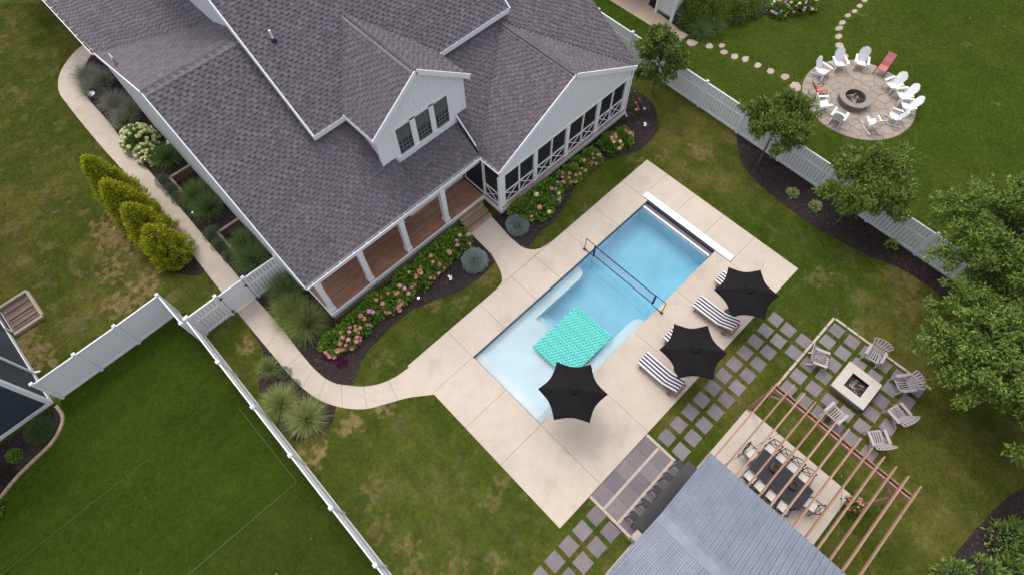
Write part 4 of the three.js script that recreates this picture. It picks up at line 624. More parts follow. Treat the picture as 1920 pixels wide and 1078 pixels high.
// ---------------------------------------------------------------- pavilion with metal roof, bar, pergola
const cedar = [[0.37, 0.230, 0.165], [0.41, 0.265, 0.195], [0.335, 0.205, 0.15], [0.39, 0.255, 0.20]].map((c) => soft(c, 0.8, { map: T.wood }));
{
  const sl = structGroup('pavilion_slab'), z0 = 1.86; for (const [x0, x1, a, b] of [[2.2, 5.1, z0, 4.3], [2.2, 5.1, 4.3, 8.6], [5.1, 8.2, z0, 4.3], [5.1, 8.2, 4.3, 8.6], [8.2, 12.03, z0, 4.3], [8.2, 12.03, 4.3, 6.84]]) part('slab', bb(x0 + 0.006, x1 - 0.006, -0.1, 0.05, a + 0.006, b - 0.006), M.concrete, sl);
  const p = thing('pavilion', 'garden pavilion under a ribbed grey metal gable roof', 'pavilion'), met = mat([0.47, 0.49, 0.545], 0.27, { metalness: 0.88, map: tex(256, 256, (u, v) => { const k = 0.86 + 0.28 * (fbmT(u, v, 6, 4, 2) - 0.5) + 0.1 * (fbmT(u, v, 50, 2, 7) - 0.5); return [k, k, k]; }, { size: 2.3 }) });
  const rx = 5.06, ry = 4.13, ex = [1.98, 8.13], eyy = 3.24, za = 1.67, zb = 8.97, sl0 = (ry - eyy) / (rx - ex[0]);
  const at = (x, k = 0) => ry - Math.abs(x - rx) * sl0 + k;
  for (const side of [0, 1]) for (let s = 0; s < 8; s++) {   // ribbed sheets, 0.9125 m wide each
    const X = ex[side], z0 = za + s * 0.9125, pos = [], prof = []; for (let k = 0; k < 4; k++) { const q = z0 + k * 0.228125; prof.push([q, 0], [q + 0.052, 0], [q + 0.062, 0.012], [q + 0.076, 0.012], [q + 0.086, 0], [q + 0.138, 0], [q + 0.160, 0.045], [q + 0.202, 0.045], [q + 0.2235, 0]); } prof.push([z0 + 0.9125, 0.0005 * s]);
    const pt = (x, i) => [x, at(x, prof[i][1]), prof[i][0]], quad = (a, b, c, d) => pos.push(...a, ...b, ...c, ...a, ...c, ...d); for (let i = 0; i < prof.length - 1; i++) { const A = pt(rx, i), B = pt(X, i), C = pt(X, i + 1), D = pt(rx, i + 1); if (side) quad(A, D, C, B); else quad(A, B, C, D); }
    const g = new THREE.BufferGeometry(); g.setAttribute('position', new THREE.Float32BufferAttribute(pos, 3)); g.computeVertexNormals(); part('roof_sheet', g, met, p);
  }
  part('roof_deck', [plate([[rx, ry - 0.03, zb], [ex[1] - 0.03, eyy - 0.03, zb], [ex[1] - 0.03, eyy - 0.03, za + 0.02], [rx, ry - 0.03, za + 0.02]], 0.04), plate([[rx, ry - 0.03, za + 0.02], [ex[0] + 0.03, eyy - 0.03, za + 0.02], [ex[0] + 0.03, eyy - 0.03, zb], [rx, ry - 0.03, zb]], 0.04)], cedar[2], p);
  part('ridge_cap', [plate([[rx, ry + 0.06, zb], [rx + 0.22, at(rx + 0.22, 0.045), zb], [rx + 0.22, at(rx + 0.22, 0.045), za - 0.02], [rx, ry + 0.06, za - 0.02]], 0.012), plate([[rx, ry + 0.06, za - 0.02], [rx - 0.33, at(rx - 0.33, 0.045), za - 0.02], [rx - 0.33, at(rx - 0.33, 0.045), zb], [rx, ry + 0.06, zb]], 0.012)], met, p);
  part('rake_trim', [bar([rx, ry - 0.0, za - 0.012], [ex[0], eyy - 0.0, za - 0.012], 0.02, 0.12), bar([rx, ry - 0.0, za - 0.012], [ex[1], eyy - 0.0, za - 0.012], 0.02, 0.12)], met, p);
  for (const x of [2.4, 7.7]) { part('beam', bb(x - 0.08, x + 0.08, 2.82, 3.07, 1.9, 8.7), cedar[0], p); for (const z of [2.05, 5.2, 8.5]) part('post', bb(x - 0.09, x + 0.09, 0.05, 2.82, z - 0.09, z + 0.09), cedar[2], p); }
  part('gable_wall', plate([[2.4, 3.07, 2.0], [7.7, 3.07, 2.0], [rx, 3.9, 2.0]], 0.08), cedar[0], p);
  const bar_ = thing('bar_counter', 'long black stone bar counter under the pavilion edge', 'bar counter'); part('counter_top', rb(3.36, 0.05, 0.62, 0.012, 6.40, 1.06, 1.70), mat([0.022, 0.023, 0.028], 0.35, { map: T.speck }), bar_); part('bar_wall', bb(4.85, 8.0, 0.05, 1.03, 1.80, 1.98), mat([0.11, 0.10, 0.105], 0.8, { map: T.speck }), bar_); part('pier', bb(4.32, 4.66, 0.03, 0.92, 1.66, 2.0), mat([0.40, 0.38, 0.36], 0.9, { map: T.speck }), bar_); part('pier_cap', bb(4.29, 4.69, 0.92, 0.98, 1.63, 2.03), M.limestone, bar_);
  // pergola
  const g = thing('pergola', 'cedar pergola with thirteen rafters over the dining slab', 'pergola'), r = rng(8);
  for (const [x, m] of [[11.93, cedar[1]], [12.09, cedar[2]]]) part('beam', bb(x - 0.025, x + 0.025, 2.82, 3.08, 1.80, 7.66), m, g);
  for (const z of [1.92, 7.42]) { const po = part('post', bb(11.95, 12.07, 0.02, 2.85, z - 0.07, z + 0.07), cedar[0], g); part('knee_brace', bar([12.01, 2.1, z + (z < 4 ? 0.07 : -0.07)], [12.01, 2.84, z + (z < 4 ? 0.8 : -0.8)], 0.09, 0.09), cedar[2], po); }
  for (let i = 0; i < 13; i++) { const z = 1.86 + i * 0.475, sh = new THREE.Shape([[7.8, 3.085], [12.22, 3.085], [12.52, 3.19], [12.52, 3.25], [8.3, 3.25], [7.8, 3.2]].map((q) => new THREE.Vector2(...q))); const gg = new THREE.ExtrudeGeometry(sh, { depth: 0.05, bevelEnabled: false }); gg.translate(0, 0, z - 0.025); gg.rotateY(0); part('rafter', gg, cedar[Math.floor(r() * 4)], g); }
  part('ledger', bb(7.80, 7.86, 2.84, 3.07, 1.95, 7.66), cedar[0], g);
  for (const [A, B] of [[[8.3, 2.75, 7.2], [11.9, 2.78, 5.2]], [[8.3, 2.75, 2.3], [11.9, 2.78, 3.4]]]) {
    const s = thing('string_lights', A[2] > 4 ? 'black cord of small bulbs near the outer end of the pergola' : 'black cord of small bulbs near the stepping pavers end of the pergola', 'string lights', [0, 0, 0], 0, 'string lights under the pergola'), pts = []; for (let k = 0; k <= 10; k++) { const t = k / 10; pts.push([lerp(A[0], B[0], t), lerp(A[1], B[1], t) - 0.9 * t * (1 - t), lerp(A[2], B[2], t)]); }
    part('cord', tube(pts, 0.007, 30, 5), M.black, s); for (let k = 1; k < 10; k += 1) { const q = pts[k]; const c = part('socket', cyl(0.02, 0.025, 0.06, q[0], q[1] - 0.065, q[2], 8), M.black, s); part('bulb', new THREE.SphereGeometry(0.03, 8, 6).translate(q[0], q[1] - 0.09, q[2]), new THREE.MeshPhysicalMaterial({ color: lin(0.5, 0.42, 0.3), roughness: 0.1 }), c); }
  }
}

// ---------------------------------------------------------------- stools at the bar
{
  const s = thing('bar_stool', 'black metal bar stool with square holed seat at the bar counter', 'stool', [7.78, 0.03, 1.27], 0, 'bar stools along the counter'), m = mat([0.035, 0.032, 0.035], 0.45, { metalness: 0.5 });
  const sh = new THREE.Shape(); const q = 0.15, c = 0.03; sh.moveTo(-q + c, -q); sh.lineTo(q - c, -q); sh.quadraticCurveTo(q, -q, q, -q + c); sh.lineTo(q, q - c); sh.quadraticCurveTo(q, q, q - c, q); sh.lineTo(-q + c, q); sh.quadraticCurveTo(-q, q, -q, q - c); sh.lineTo(-q, -q + c); sh.quadraticCurveTo(-q, -q, -q + c, -q); const ho = new THREE.Path(); ho.absarc(0, 0, 0.022, 0, 6.283); sh.holes.push(ho);
  part('seat', new THREE.ExtrudeGeometry(sh, { depth: 0.02, bevelEnabled: true, bevelSize: 0.006, bevelThickness: 0.006, bevelSegments: 2 }).rotateX(-Math.PI / 2).translate(0, 0.73, 0), m, s);
  for (const a of [-1, 1]) for (const b of [-1, 1]) part('leg', bar([a * 0.195, 0, b * 0.195], [a * 0.135, 0.73, b * 0.135], 0.035, 0.05), m, s);
  for (const [A, B] of [[[-1, -1], [1, -1]], [[1, -1], [1, 1]], [[1, 1], [-1, 1]], [[-1, 1], [-1, -1]]]) part('footrest', bar([A[0] * 0.175, 0.24, A[1] * 0.195], [B[0] * 0.175, 0.24, B[1] * 0.195], 0.012, 0.03), m, s);
  [[7.10, 0.08], [6.39, -0.1], [5.67, 0.05], [4.99, -0.06]].forEach(([x, t]) => copyOf(s, [x, 0.03, 1.27], t));
}
// ---------------------------------------------------------------- dining set
{
  const bl = mat([0.026, 0.026, 0.032], 0.5, { metalness: 0.3 }), t = thing('dining_table', 'long black slatted metal dining table under the pergola', 'table', [10.23, 0.05, 4.43]);
  for (let k = 0; k < 9; k++) part('slat', bb(-0.5 + k * 0.1115, -0.5 + k * 0.1115 + 0.105, 0.70, 0.72, -1.1, 1.1), bl, t); part('table_frame', [bb(-0.52, 0.52, 0.66, 0.72, -1.15, -1.1), bb(-0.52, 0.52, 0.66, 0.72, 1.1, 1.15), bb(-0.54, -0.5, 0.66, 0.72, -1.1, 1.1), bb(0.5, 0.54, 0.66, 0.72, -1.1, 1.1)], bl, t); for (const a of [-1, 1]) for (const b of [-1, 1]) part('leg', bb(a * 0.47 - 0.03, a * 0.47 + 0.03, 0, 0.66, b * 1.05 - 0.03, b * 1.05 + 0.03), bl, t);
  for (const [x, z, d] of [[10.36, 3.98, 'end nearer the stepping pavers'], [10.33, 4.86, 'end nearer the hanging flowers']]) { const v = thing('wicker_lantern', `round brown woven basket on the dining table, ${d}`, 'basket', [x, 0.77, z], 0, 'woven baskets on the dining table'), wk = mat([0.13, 0.085, 0.055], 0.9, { bumpMap: T.fineBump, bumpScale: 0.01 }); const pr = []; for (let k = 0; k <= 10; k++) { const y = k / 10; pr.push(new THREE.Vector2(0.08 + 0.085 * Math.sin(Math.PI * (0.12 + 0.76 * y)), y * 0.24)); } part('basket', new THREE.LatheGeometry(pr, 24), wk, v); for (let k = 0; k < 6; k++) part('weave', new THREE.TorusGeometry(0.083 + 0.085 * Math.sin(Math.PI * (0.12 + 0.76 * (k + 0.5) / 6)), 0.012, 5, 24).rotateX(Math.PI / 2).translate(0, (k + 0.5) * 0.04, 0), wk, v); part('handle', new THREE.TorusGeometry(0.1, 0.008, 5, 18, Math.PI).translate(0, 0.24, 0), wk, v); part('lining', cyl(0.1, 0.1, 0.01, 0, 0.17, 0, 16), M.black, v); }
  const c = thing('dining_chair', 'black dining chair with crossed back, on the table side away from the pavilion', 'chair', [10.98, 0.05, 3.6], Math.PI / 2, 'dining chairs on the side away from the pavilion');   // seat faces +x turned: local -z is front
  part('cushion', rb(0.44, 0.07, 0.44, 0.03, 0, 0.47, 0), mat([0.72, 0.66, 0.60], 0.9), c); part('seat_frame', [bb(-0.23, 0.23, 0.40, 0.43, -0.23, 0.23)], bl, c);
  for (const a of [-1, 1]) { part('leg', bar([a * 0.22, 0, -0.22], [a * 0.21, 0.42, -0.21], 0.03, 0.03), bl, c); part('leg', bar([a * 0.22, 0, 0.25], [a * 0.21, 0.42, 0.21], 0.03, 0.03), bl, c); part('back_post', bar([a * 0.21, 0.42, 0.22], [a * 0.22, 0.92, 0.33], 0.03, 0.03), bl, c); part('cross_bar', bar([a * 0.2, 0.52, 0.245], [-a * 0.2, 0.88, 0.322 + a * 0.004], 0.022, 0.018), bl, c); part('armrest', [bar([a * 0.25, 0.66, 0.27], [a * 0.26, 0.65, -0.16], 0.035, 0.022), bar([a * 0.25, 0.42, -0.16], [a * 0.26, 0.65, -0.16], 0.022, 0.022)], bl, c); }
  part('top_rail', tube([[-0.23, 0.91, 0.325], [0, 0.95, 0.36], [0.23, 0.91, 0.325]], 0.019, 12, 6), bl, c); part('lower_rail', rod([-0.21, 0.52, 0.24], [0.21, 0.52, 0.24], 0.013), bl, c);
  c.position.set(10.95, 0.05, 3.52);
  [4.03, 4.55, 5.08].forEach((z, i) => copyOf(c, [10.95 + (i % 2) * 0.04, 0.05, z], Math.PI / 2 + (i - 1) * 0.06));
  [3.55, 4.06, 4.58, 5.12].forEach((z, i) => copyOf(c, [9.5 - (i % 2) * 0.03, 0.05, z], -Math.PI / 2 + (i - 1.5) * 0.05, 'black dining chair with cream cushion, on the table side by the pavilion', 'dining chairs on the side by the pavilion'));
  copyOf(c, [10.28, 0.05, 3.02], Math.PI - 0.06, 'black metal dining chair at the table end toward the stepping pavers'); copyOf(c, [10.3, 0.05, 5.83], 0.08, 'black metal dining chair at the table end toward the hanging flowers');
}
// ---------------------------------------------------------------- fire table and grey chairs
{
  const f = thing('fire_table', 'square pale concrete fire table with burnt logs on the paver patio', 'fire pit', [16.0, 0.03, 4.52]), top = mat([0.52, 0.47, 0.43], 0.85, { map: T.concrete, bumpMap: T.fineBump, bumpScale: 0.003 }), side = mat([0.20, 0.17, 0.15], 0.9, { map: T.speck });
  part('base', [bb(-0.70, -0.52, 0, 0.34, -0.70, 0.70), bb(0.52, 0.70, 0, 0.34, -0.70, 0.70), bb(-0.52, 0.52, 0, 0.34, -0.70, -0.52), bb(-0.52, 0.52, 0, 0.34, 0.52, 0.70)], side, f);
  for (const [a, b, c, d] of [[-0.78, 0.39, -0.78, -0.39], [0.39, 0.78, -0.78, 0.39], [-0.39, 0.78, 0.39, 0.78], [-0.78, -0.39, -0.39, 0.78]]) part('top_slab', bb(a + 0.003, b - 0.003, 0.34, 0.43, c + 0.003, d - 0.003), top, f);
  part('liner', [bb(-0.39, -0.375, 0.05, 0.42, -0.39, 0.39), bb(0.375, 0.39, 0.05, 0.42, -0.39, 0.39), bb(-0.375, 0.375, 0.05, 0.42, -0.39, -0.375), bb(-0.375, 0.375, 0.05, 0.42, 0.375, 0.39)], M.black, f);
  part('ash_bed', bb(-0.375, 0.375, 0.05, 0.20, -0.375, 0.375), mat([0.07, 0.06, 0.058], 0.95, { map: T.mulch }), f); part('valve', cyl(0.022, 0.022, 0.008, 0.58, 0.43, -0.12, 12), M.black, f);
  const r = rng(14), lg = [[0.16, 0.13, 0.12], [0.33, 0.30, 0.29], [0.12, 0.07, 0.05], [0.05, 0.045, 0.045]].map((c) => mat(c, 0.95, { map: T.speck })); for (let i = 0; i < 16; i++) { const x = (r() - 0.5) * 0.5, z = (r() - 0.5) * 0.5, a = r() * 3.14, L = 0.10 + r() * 0.16; part('log', rod([x - Math.cos(a) * L, 0.22 + r() * 0.05, z - Math.sin(a) * L], [x + Math.cos(a) * L, 0.22 + r() * 0.09, z + Math.sin(a) * L], 0.02 + r() * 0.025, 0.02 + r() * 0.02, 7), lg[i % 4], f); }
  // moulded grey chair: local front is -z
  const gm = mat([0.40, 0.355, 0.36], 0.55), c = thing('adirondack_chair', 'grey resin garden chair by the fire table', 'chair', [0, 0.03, 0], 0, 'grey chairs round the square fire table');
  for (let k = 0; k < 5; k++) { const s = (k - 2) * 0.098; part('seat_slat', tube([[s * 1.05, 0.36, -0.30], [s, 0.345, -0.1], [s * 0.95, 0.31, 0.1], [s * 0.9, 0.30, 0.2]], 0.028, 8, 6).scale(1, 1, 1), gm, c); }
  part('seat_rim', [bar([-0.26, 0.345, -0.31], [0.26, 0.345, -0.31], 0.06, 0.04), bar([-0.25, 0.29, 0.2], [0.25, 0.29, 0.2], 0.06, 0.04), bar([-0.26, 0.34, -0.3], [-0.25, 0.29, 0.2], 0.05, 0.05), bar([0.26, 0.34, -0.3], [0.25, 0.29, 0.2], 0.05, 0.05)], gm, c);
  for (let k = 0; k < 7; k++) { const a = (k - 3) * 0.115, x0 = (k - 3) * 0.068, top = 0.66 - Math.abs(k - 3) ** 2 * 0.012; part('back_slat', plate([[x0 - 0.028, 0.31, 0.2], [x0 + 0.028, 0.31, 0.2], [x0 + Math.sin(a) * 0.62 + 0.038, 0.31 + top * 0.86, 0.2 + top * 0.50], [x0 + Math.sin(a) * 0.62 - 0.038, 0.31 + top * 0.86, 0.2 + top * 0.50]].reverse(), 0.022), gm, c); }
  part('back_rim', tube([[-0.24, 0.36, 0.24], [-0.33, 0.6, 0.37], [-0.40, 0.78, 0.49], [-0.2, 0.87, 0.535], [0, 0.90, 0.55], [0.2, 0.87, 0.535], [0.40, 0.78, 0.49], [0.33, 0.6, 0.37], [0.24, 0.36, 0.24]], 0.02, 36, 6), gm, c); part('back_band', bar([-0.33, 0.62, 0.392], [0.33, 0.62, 0.392], 0.02, 0.05), gm, c);
  for (const s of [-1, 1]) { part('armrest', rb(0.13, 0.035, 0.62, 0.015, s * 0.345, 0.53, 0.0), gm, c); part('front_leg', bar([s * 0.33, 0, -0.37], [s * 0.32, 0.52, -0.27], 0.085, 0.05), gm, c); part('rear_leg', bar([s * 0.29, 0, 0.42], [s * 0.29, 0.36, 0.0], 0.06, 0.05), gm, c); part('arm_support', bar([s * 0.32, 0.3, 0.22], [s * 0.34, 0.52, 0.28], 0.05, 0.04), gm, c); }
  const spots = [[15.95, 2.78, 0.35], [17.85, 4.35, 0], [17.55, 5.95, 0.1], [16.15, 6.42, -0.35], [14.60, 6.35, 0], [14.25, 4.55, -0.15]];
  spots.forEach(([x, z, d], i) => { const t = Math.atan2(x - 16.0, z - 4.52) + d; if (!i) { c.position.set(x, 0.03, z); c.rotation.y = t; } else copyOf(c, [x, 0.03, z], t); });
}
// ---------------------------------------------------------------- loungers and umbrellas
{
  const tk = mat([0.23, 0.125, 0.075], 0.65, { map: T.wood }), cw = mat([0.74, 0.70, 0.74], 0.9), cb = mat([0.035, 0.026, 0.038], 0.9);
  const l = thing('sun_lounger', 'teak lounger with black and white striped towel, unshaded, next to the pool end umbrella', 'lounger', [10.42, DY, -1.72], 0.0, 'striped sun loungers on the pool deck');   // foot towards -z
  for (const s of [-1, 1]) { part('side_rail', bar([s * 0.31, 0.31, -0.98], [s * 0.31, 0.30, 1.02], 0.045, 0.075), tk, l); part('leg', bar([s * 0.3, 0, -0.82], [s * 0.3, 0.3, -0.82], 0.055, 0.05), tk, l); part('leg', bar([s * 0.3, 0.1, 0.72], [s * 0.3, 0.3, 0.72], 0.05, 0.05), tk, l); part('wheel', cyl(0.105, 0.105, 0.04, 0, -0.02, 0, 18).rotateZ(Math.PI / 2).translate(s * 0.36, 0.105, 0.72), tk, l); part('back_prop', bar([s * 0.22, 0.3, 0.9], [s * 0.22, 0.52, 0.62], 0.03, 0.03), tk, l); }
  for (let k = 0; k < 3; k++) part('cross_rail', bx(0.62, 0.05, 0.05, 0, 0.29, [-0.95, 0.1, 1.0][k]), tk, l); part('axle', rod([-0.36, 0.105, 0.72], [0.36, 0.105, 0.72], 0.012), M.metalDark, l);
  for (let k = 0; k < 8; k++) part('slat', bx(0.58, 0.02, 0.07, 0, 0.345, -0.93 + k * 0.155), tk, l);
  const path = [[-1.02, 0.28], [-1.01, 0.385], [-0.95, 0.405], [-0.5, 0.395], [0.0, 0.40], [0.28, 0.41], [0.36, 0.435], [0.85, 0.73], [0.90, 0.74], [0.92, 0.68]], n = 9; // z, y
  const strip = (a, b) => { const pos = []; const q = (z, y, x) => [x, y, z]; for (let i = 0; i < path.length - 1; i++) { const [z0, y0] = path[i], [z1, y1] = path[i + 1], A = q(z0, y0, a), B = q(z0, y0, b), C = q(z1, y1, b), D = q(z1, y1, a), t = 0.022; const L = Math.hypot(z1 - z0, y1 - y0), ny = (z1 - z0) / L * t, nz = -(y1 - y0) / L * t, dn = (p) => [p[0], p[1] - ny, p[2] - nz]; const quad = (p, r, s, u) => pos.push(...p, ...r, ...s, ...p, ...s, ...u); quad(A, D, C, B); quad(dn(A), dn(B), dn(C), dn(D)); quad(A, dn(A), dn(D), D); quad(B, C, dn(C), dn(B)); } const g = new THREE.BufferGeometry(); g.setAttribute('position', new THREE.Float32BufferAttribute(pos, 3)); g.computeVertexNormals(); return g; };
  for (let k = 0; k < n; k++) { const w = 0.66 / n; part('towel_stripe', strip(-0.33 + k * w, -0.33 + (k + 1) * w), k % 2 ? cb : cw, l); }
  const fr = rng(5); for (const s of [-1, 1]) part('fringe', Array.from({ length: 26 }, (_, i) => bx(0.012, 0.05 + fr() * 0.03, 0.03, s * 0.335, 0.36, -0.95 + i * 0.05)), cw, l);
  l.scale.set(1.1, 1.03, 1.07); l.position.z = -1.70;
  copyOf(l, [12.15, DY, -1.66], -0.02, 'striped lounger mostly hidden beneath the umbrella between two uncovered loungers'); copyOf(l, [14.42, DY, -1.74], 0.03, 'striped lounger in the open between the two side by side umbrellas'); copyOf(l, [16.18, DY, -1.80], 0.0, 'striped lounger showing only its foot beneath the umbrella by the pool cover');
  const cv = soft([0.0115, 0.0095, 0.0115], 0.9, { bumpMap: T.fineBump, bumpScale: 0.001, side: THREE.DoubleSide }), cv2 = soft([0.0135, 0.0115, 0.013], 0.9, { side: THREE.DoubleSide });
  const u = thing('patio_umbrella', 'black six-sided patio umbrella standing over the shallow end of the pool', 'umbrella', [6.52, DY, -3.58], 0, 'black patio umbrellas');
  const R = 1.40, hub = 2.62, low = 2.20, tip = (k, r = 1) => { const a = (-11 + 60 * k) * Math.PI / 180; return V(Math.cos(a) * R * r, lerp(hub - 0.02, low, r) + 0.05 * Math.sin(Math.PI * r) * 0.6, Math.sin(a) * R * r); };
  for (let k = 0; k < 6; k++) {   // each panel: sagging cloth with a scalloped hem
    const pos = [], N = 8, grid = []; for (let i = 0; i <= N; i++) { const row = []; for (let j = 0; j <= N; j++) { const r = 0.09 + (i / N) * 0.91, t = j / N, A = tip(k, r), B = tip(k + 1, r), p = A.lerp(B, t), s = Math.sin(Math.PI * t); p.y -= 0.045 * s * r; const q = 1 - 0.13 * s * Math.pow(r, 2.2); p.x *= q; p.z *= q; row.push(p); } grid.push(row); }
    for (let i = 0; i < N; i++) for (let j = 0; j < N; j++) { const a = grid[i][j], b = grid[i][j + 1], c = grid[i + 1][j + 1], d = grid[i + 1][j]; for (const p of [a, b, c, a, c, d]) pos.push(p.x, p.y, p.z); }
    const g = new THREE.BufferGeometry(); g.setAttribute('position', new THREE.Float32BufferAttribute(pos, 3)); g.computeVertexNormals(); part('canopy_panel', toCreasedNormals(g, 0.6), k % 2 ? cv : cv2, u);
    const A = tip(k, 0.1), B = tip(k, 1); A.y -= 0.02; B.y -= 0.02; const rib = part('rib', rod(A, B, 0.010), M.black, u); part('strut', rod(V(Math.cos((-11 + 60 * k) * Math.PI / 180) * 0.04, 1.95, Math.sin((-11 + 60 * k) * Math.PI / 180) * 0.04), tip(k, 0.5).add(V(0, -0.03, 0)), 0.008), M.black, rib);
  }
  { const pr = [[0.0, 0.075], [0.03, 0.075], [0.10, 0.05], [0.20, 0.0], [0.215, -0.02]].map((p) => new THREE.Vector2(...p)); part('vent_cap', new THREE.LatheGeometry(pr, 12).translate(0, hub + 0.0, 0), cv, u); part('finial', new THREE.SphereGeometry(0.026, 10, 8).translate(0, hub + 0.1, 0), mat([0.08, 0.07, 0.07], 0.2), u); }
  part('pole', cyl(0.022, 0.022, 2.62, 0, 0.02, 0, 12), M.black, u); part('base', [cyl(0.30, 0.27, 0.07, 0, 0, 0, 28), cyl(0.05, 0.04, 0.3, 0, 0.07, 0, 14)], mat([0.03, 0.027, 0.028], 0.5), u);
  copyOf(u, [11.33, DY, -1.27], 0.02, 'black six-sided patio umbrella between the two open striped loungers'); copyOf(u, [15.14, DY, -1.33], -0.03, 'black six-sided patio umbrella closest to the pool cover lid');
}
// ---------------------------------------------------------------- pool float and net
{
  const tq = [[0.12, 0.56, 0.52], [0.105, 0.52, 0.48], [0.135, 0.60, 0.55]].map((c) => mat(c, 0.5)), f = thing('pool_float', 'turquoise bubbled foam mat floating on the pool', 'pool float', [8.92, -0.14, -5.57], 0.0), W = 3.0, D = 2.24, nx = 21, nz = 14;
  part('mat', rb(W, 0.05, D, 0.02, 0, 0.03, 0), tq[1], f); const g = boxUV(new THREE.SphereGeometry(0.073, 12, 7, 0, 6.2832, 0, Math.PI / 2).scale(0.96, 0.95, 1.0)); for (let i = 0; i < nx; i++) for (let j = 0; j < nz; j++) { const b = same('bubble', g, tq[(i * 7 + j * 3) % 3], f); b.position.set(-W / 2 + (i + 0.5) * W / nx, 0.05, -D / 2 + (j + 0.5 + (i % 2 ? 0.24 : -0.24)) * D / nz); }
  const n = thing('pool_net', 'blue volleyball net stretched across the pool on two dark stands', 'net', [12.9, DY, 0]), nb = mat([0.012, 0.03, 0.14], 0.6), rope = mat([0.42, 0.47, 0.52], 0.8);
  for (const [z, s] of [[-8.5, 1], [-3.62, -1]]) { for (const y of [0.03, 0.98]) part('stand_rail', rod([0, y, z - s * 0.02], [0, y, z + s * 0.62], 0.022, 0.018), M.metalDark, n); part('stand_post', rod([0, 0, z], [0, 1.0, z], 0.022), mat([0.20, 0.15, 0.13], 0.5), n); part('foot', bx(0.12, 0.03, 0.16, 0, 0.015, z), M.metalDark, n); part('net_sleeve', bb(-0.02, 0.02, 0.16, 0.92, z + s * 0.58 - 0.05, z + s * 0.58 + 0.05), nb, n); }
  for (const y of [0.93, 0.15]) part('net_band', bb(-0.018, 0.018, y - 0.028, y + 0.028, -7.95, -4.17), nb, n);
  const gs = []; for (let k = 0; k < 62; k++) gs.push(rod([0, 0.16, -7.9 + k * 0.061], [0, 0.92, -7.9 + k * 0.061], 0.0032, 0.0032, 3)); for (let k = 0; k < 8; k++) gs.push(rod([0, 0.2 + k * 0.095, -7.92], [0, 0.2 + k * 0.095, -4.2], 0.0032, 0.0032, 3)); part('netting', gs, rope, n);
}
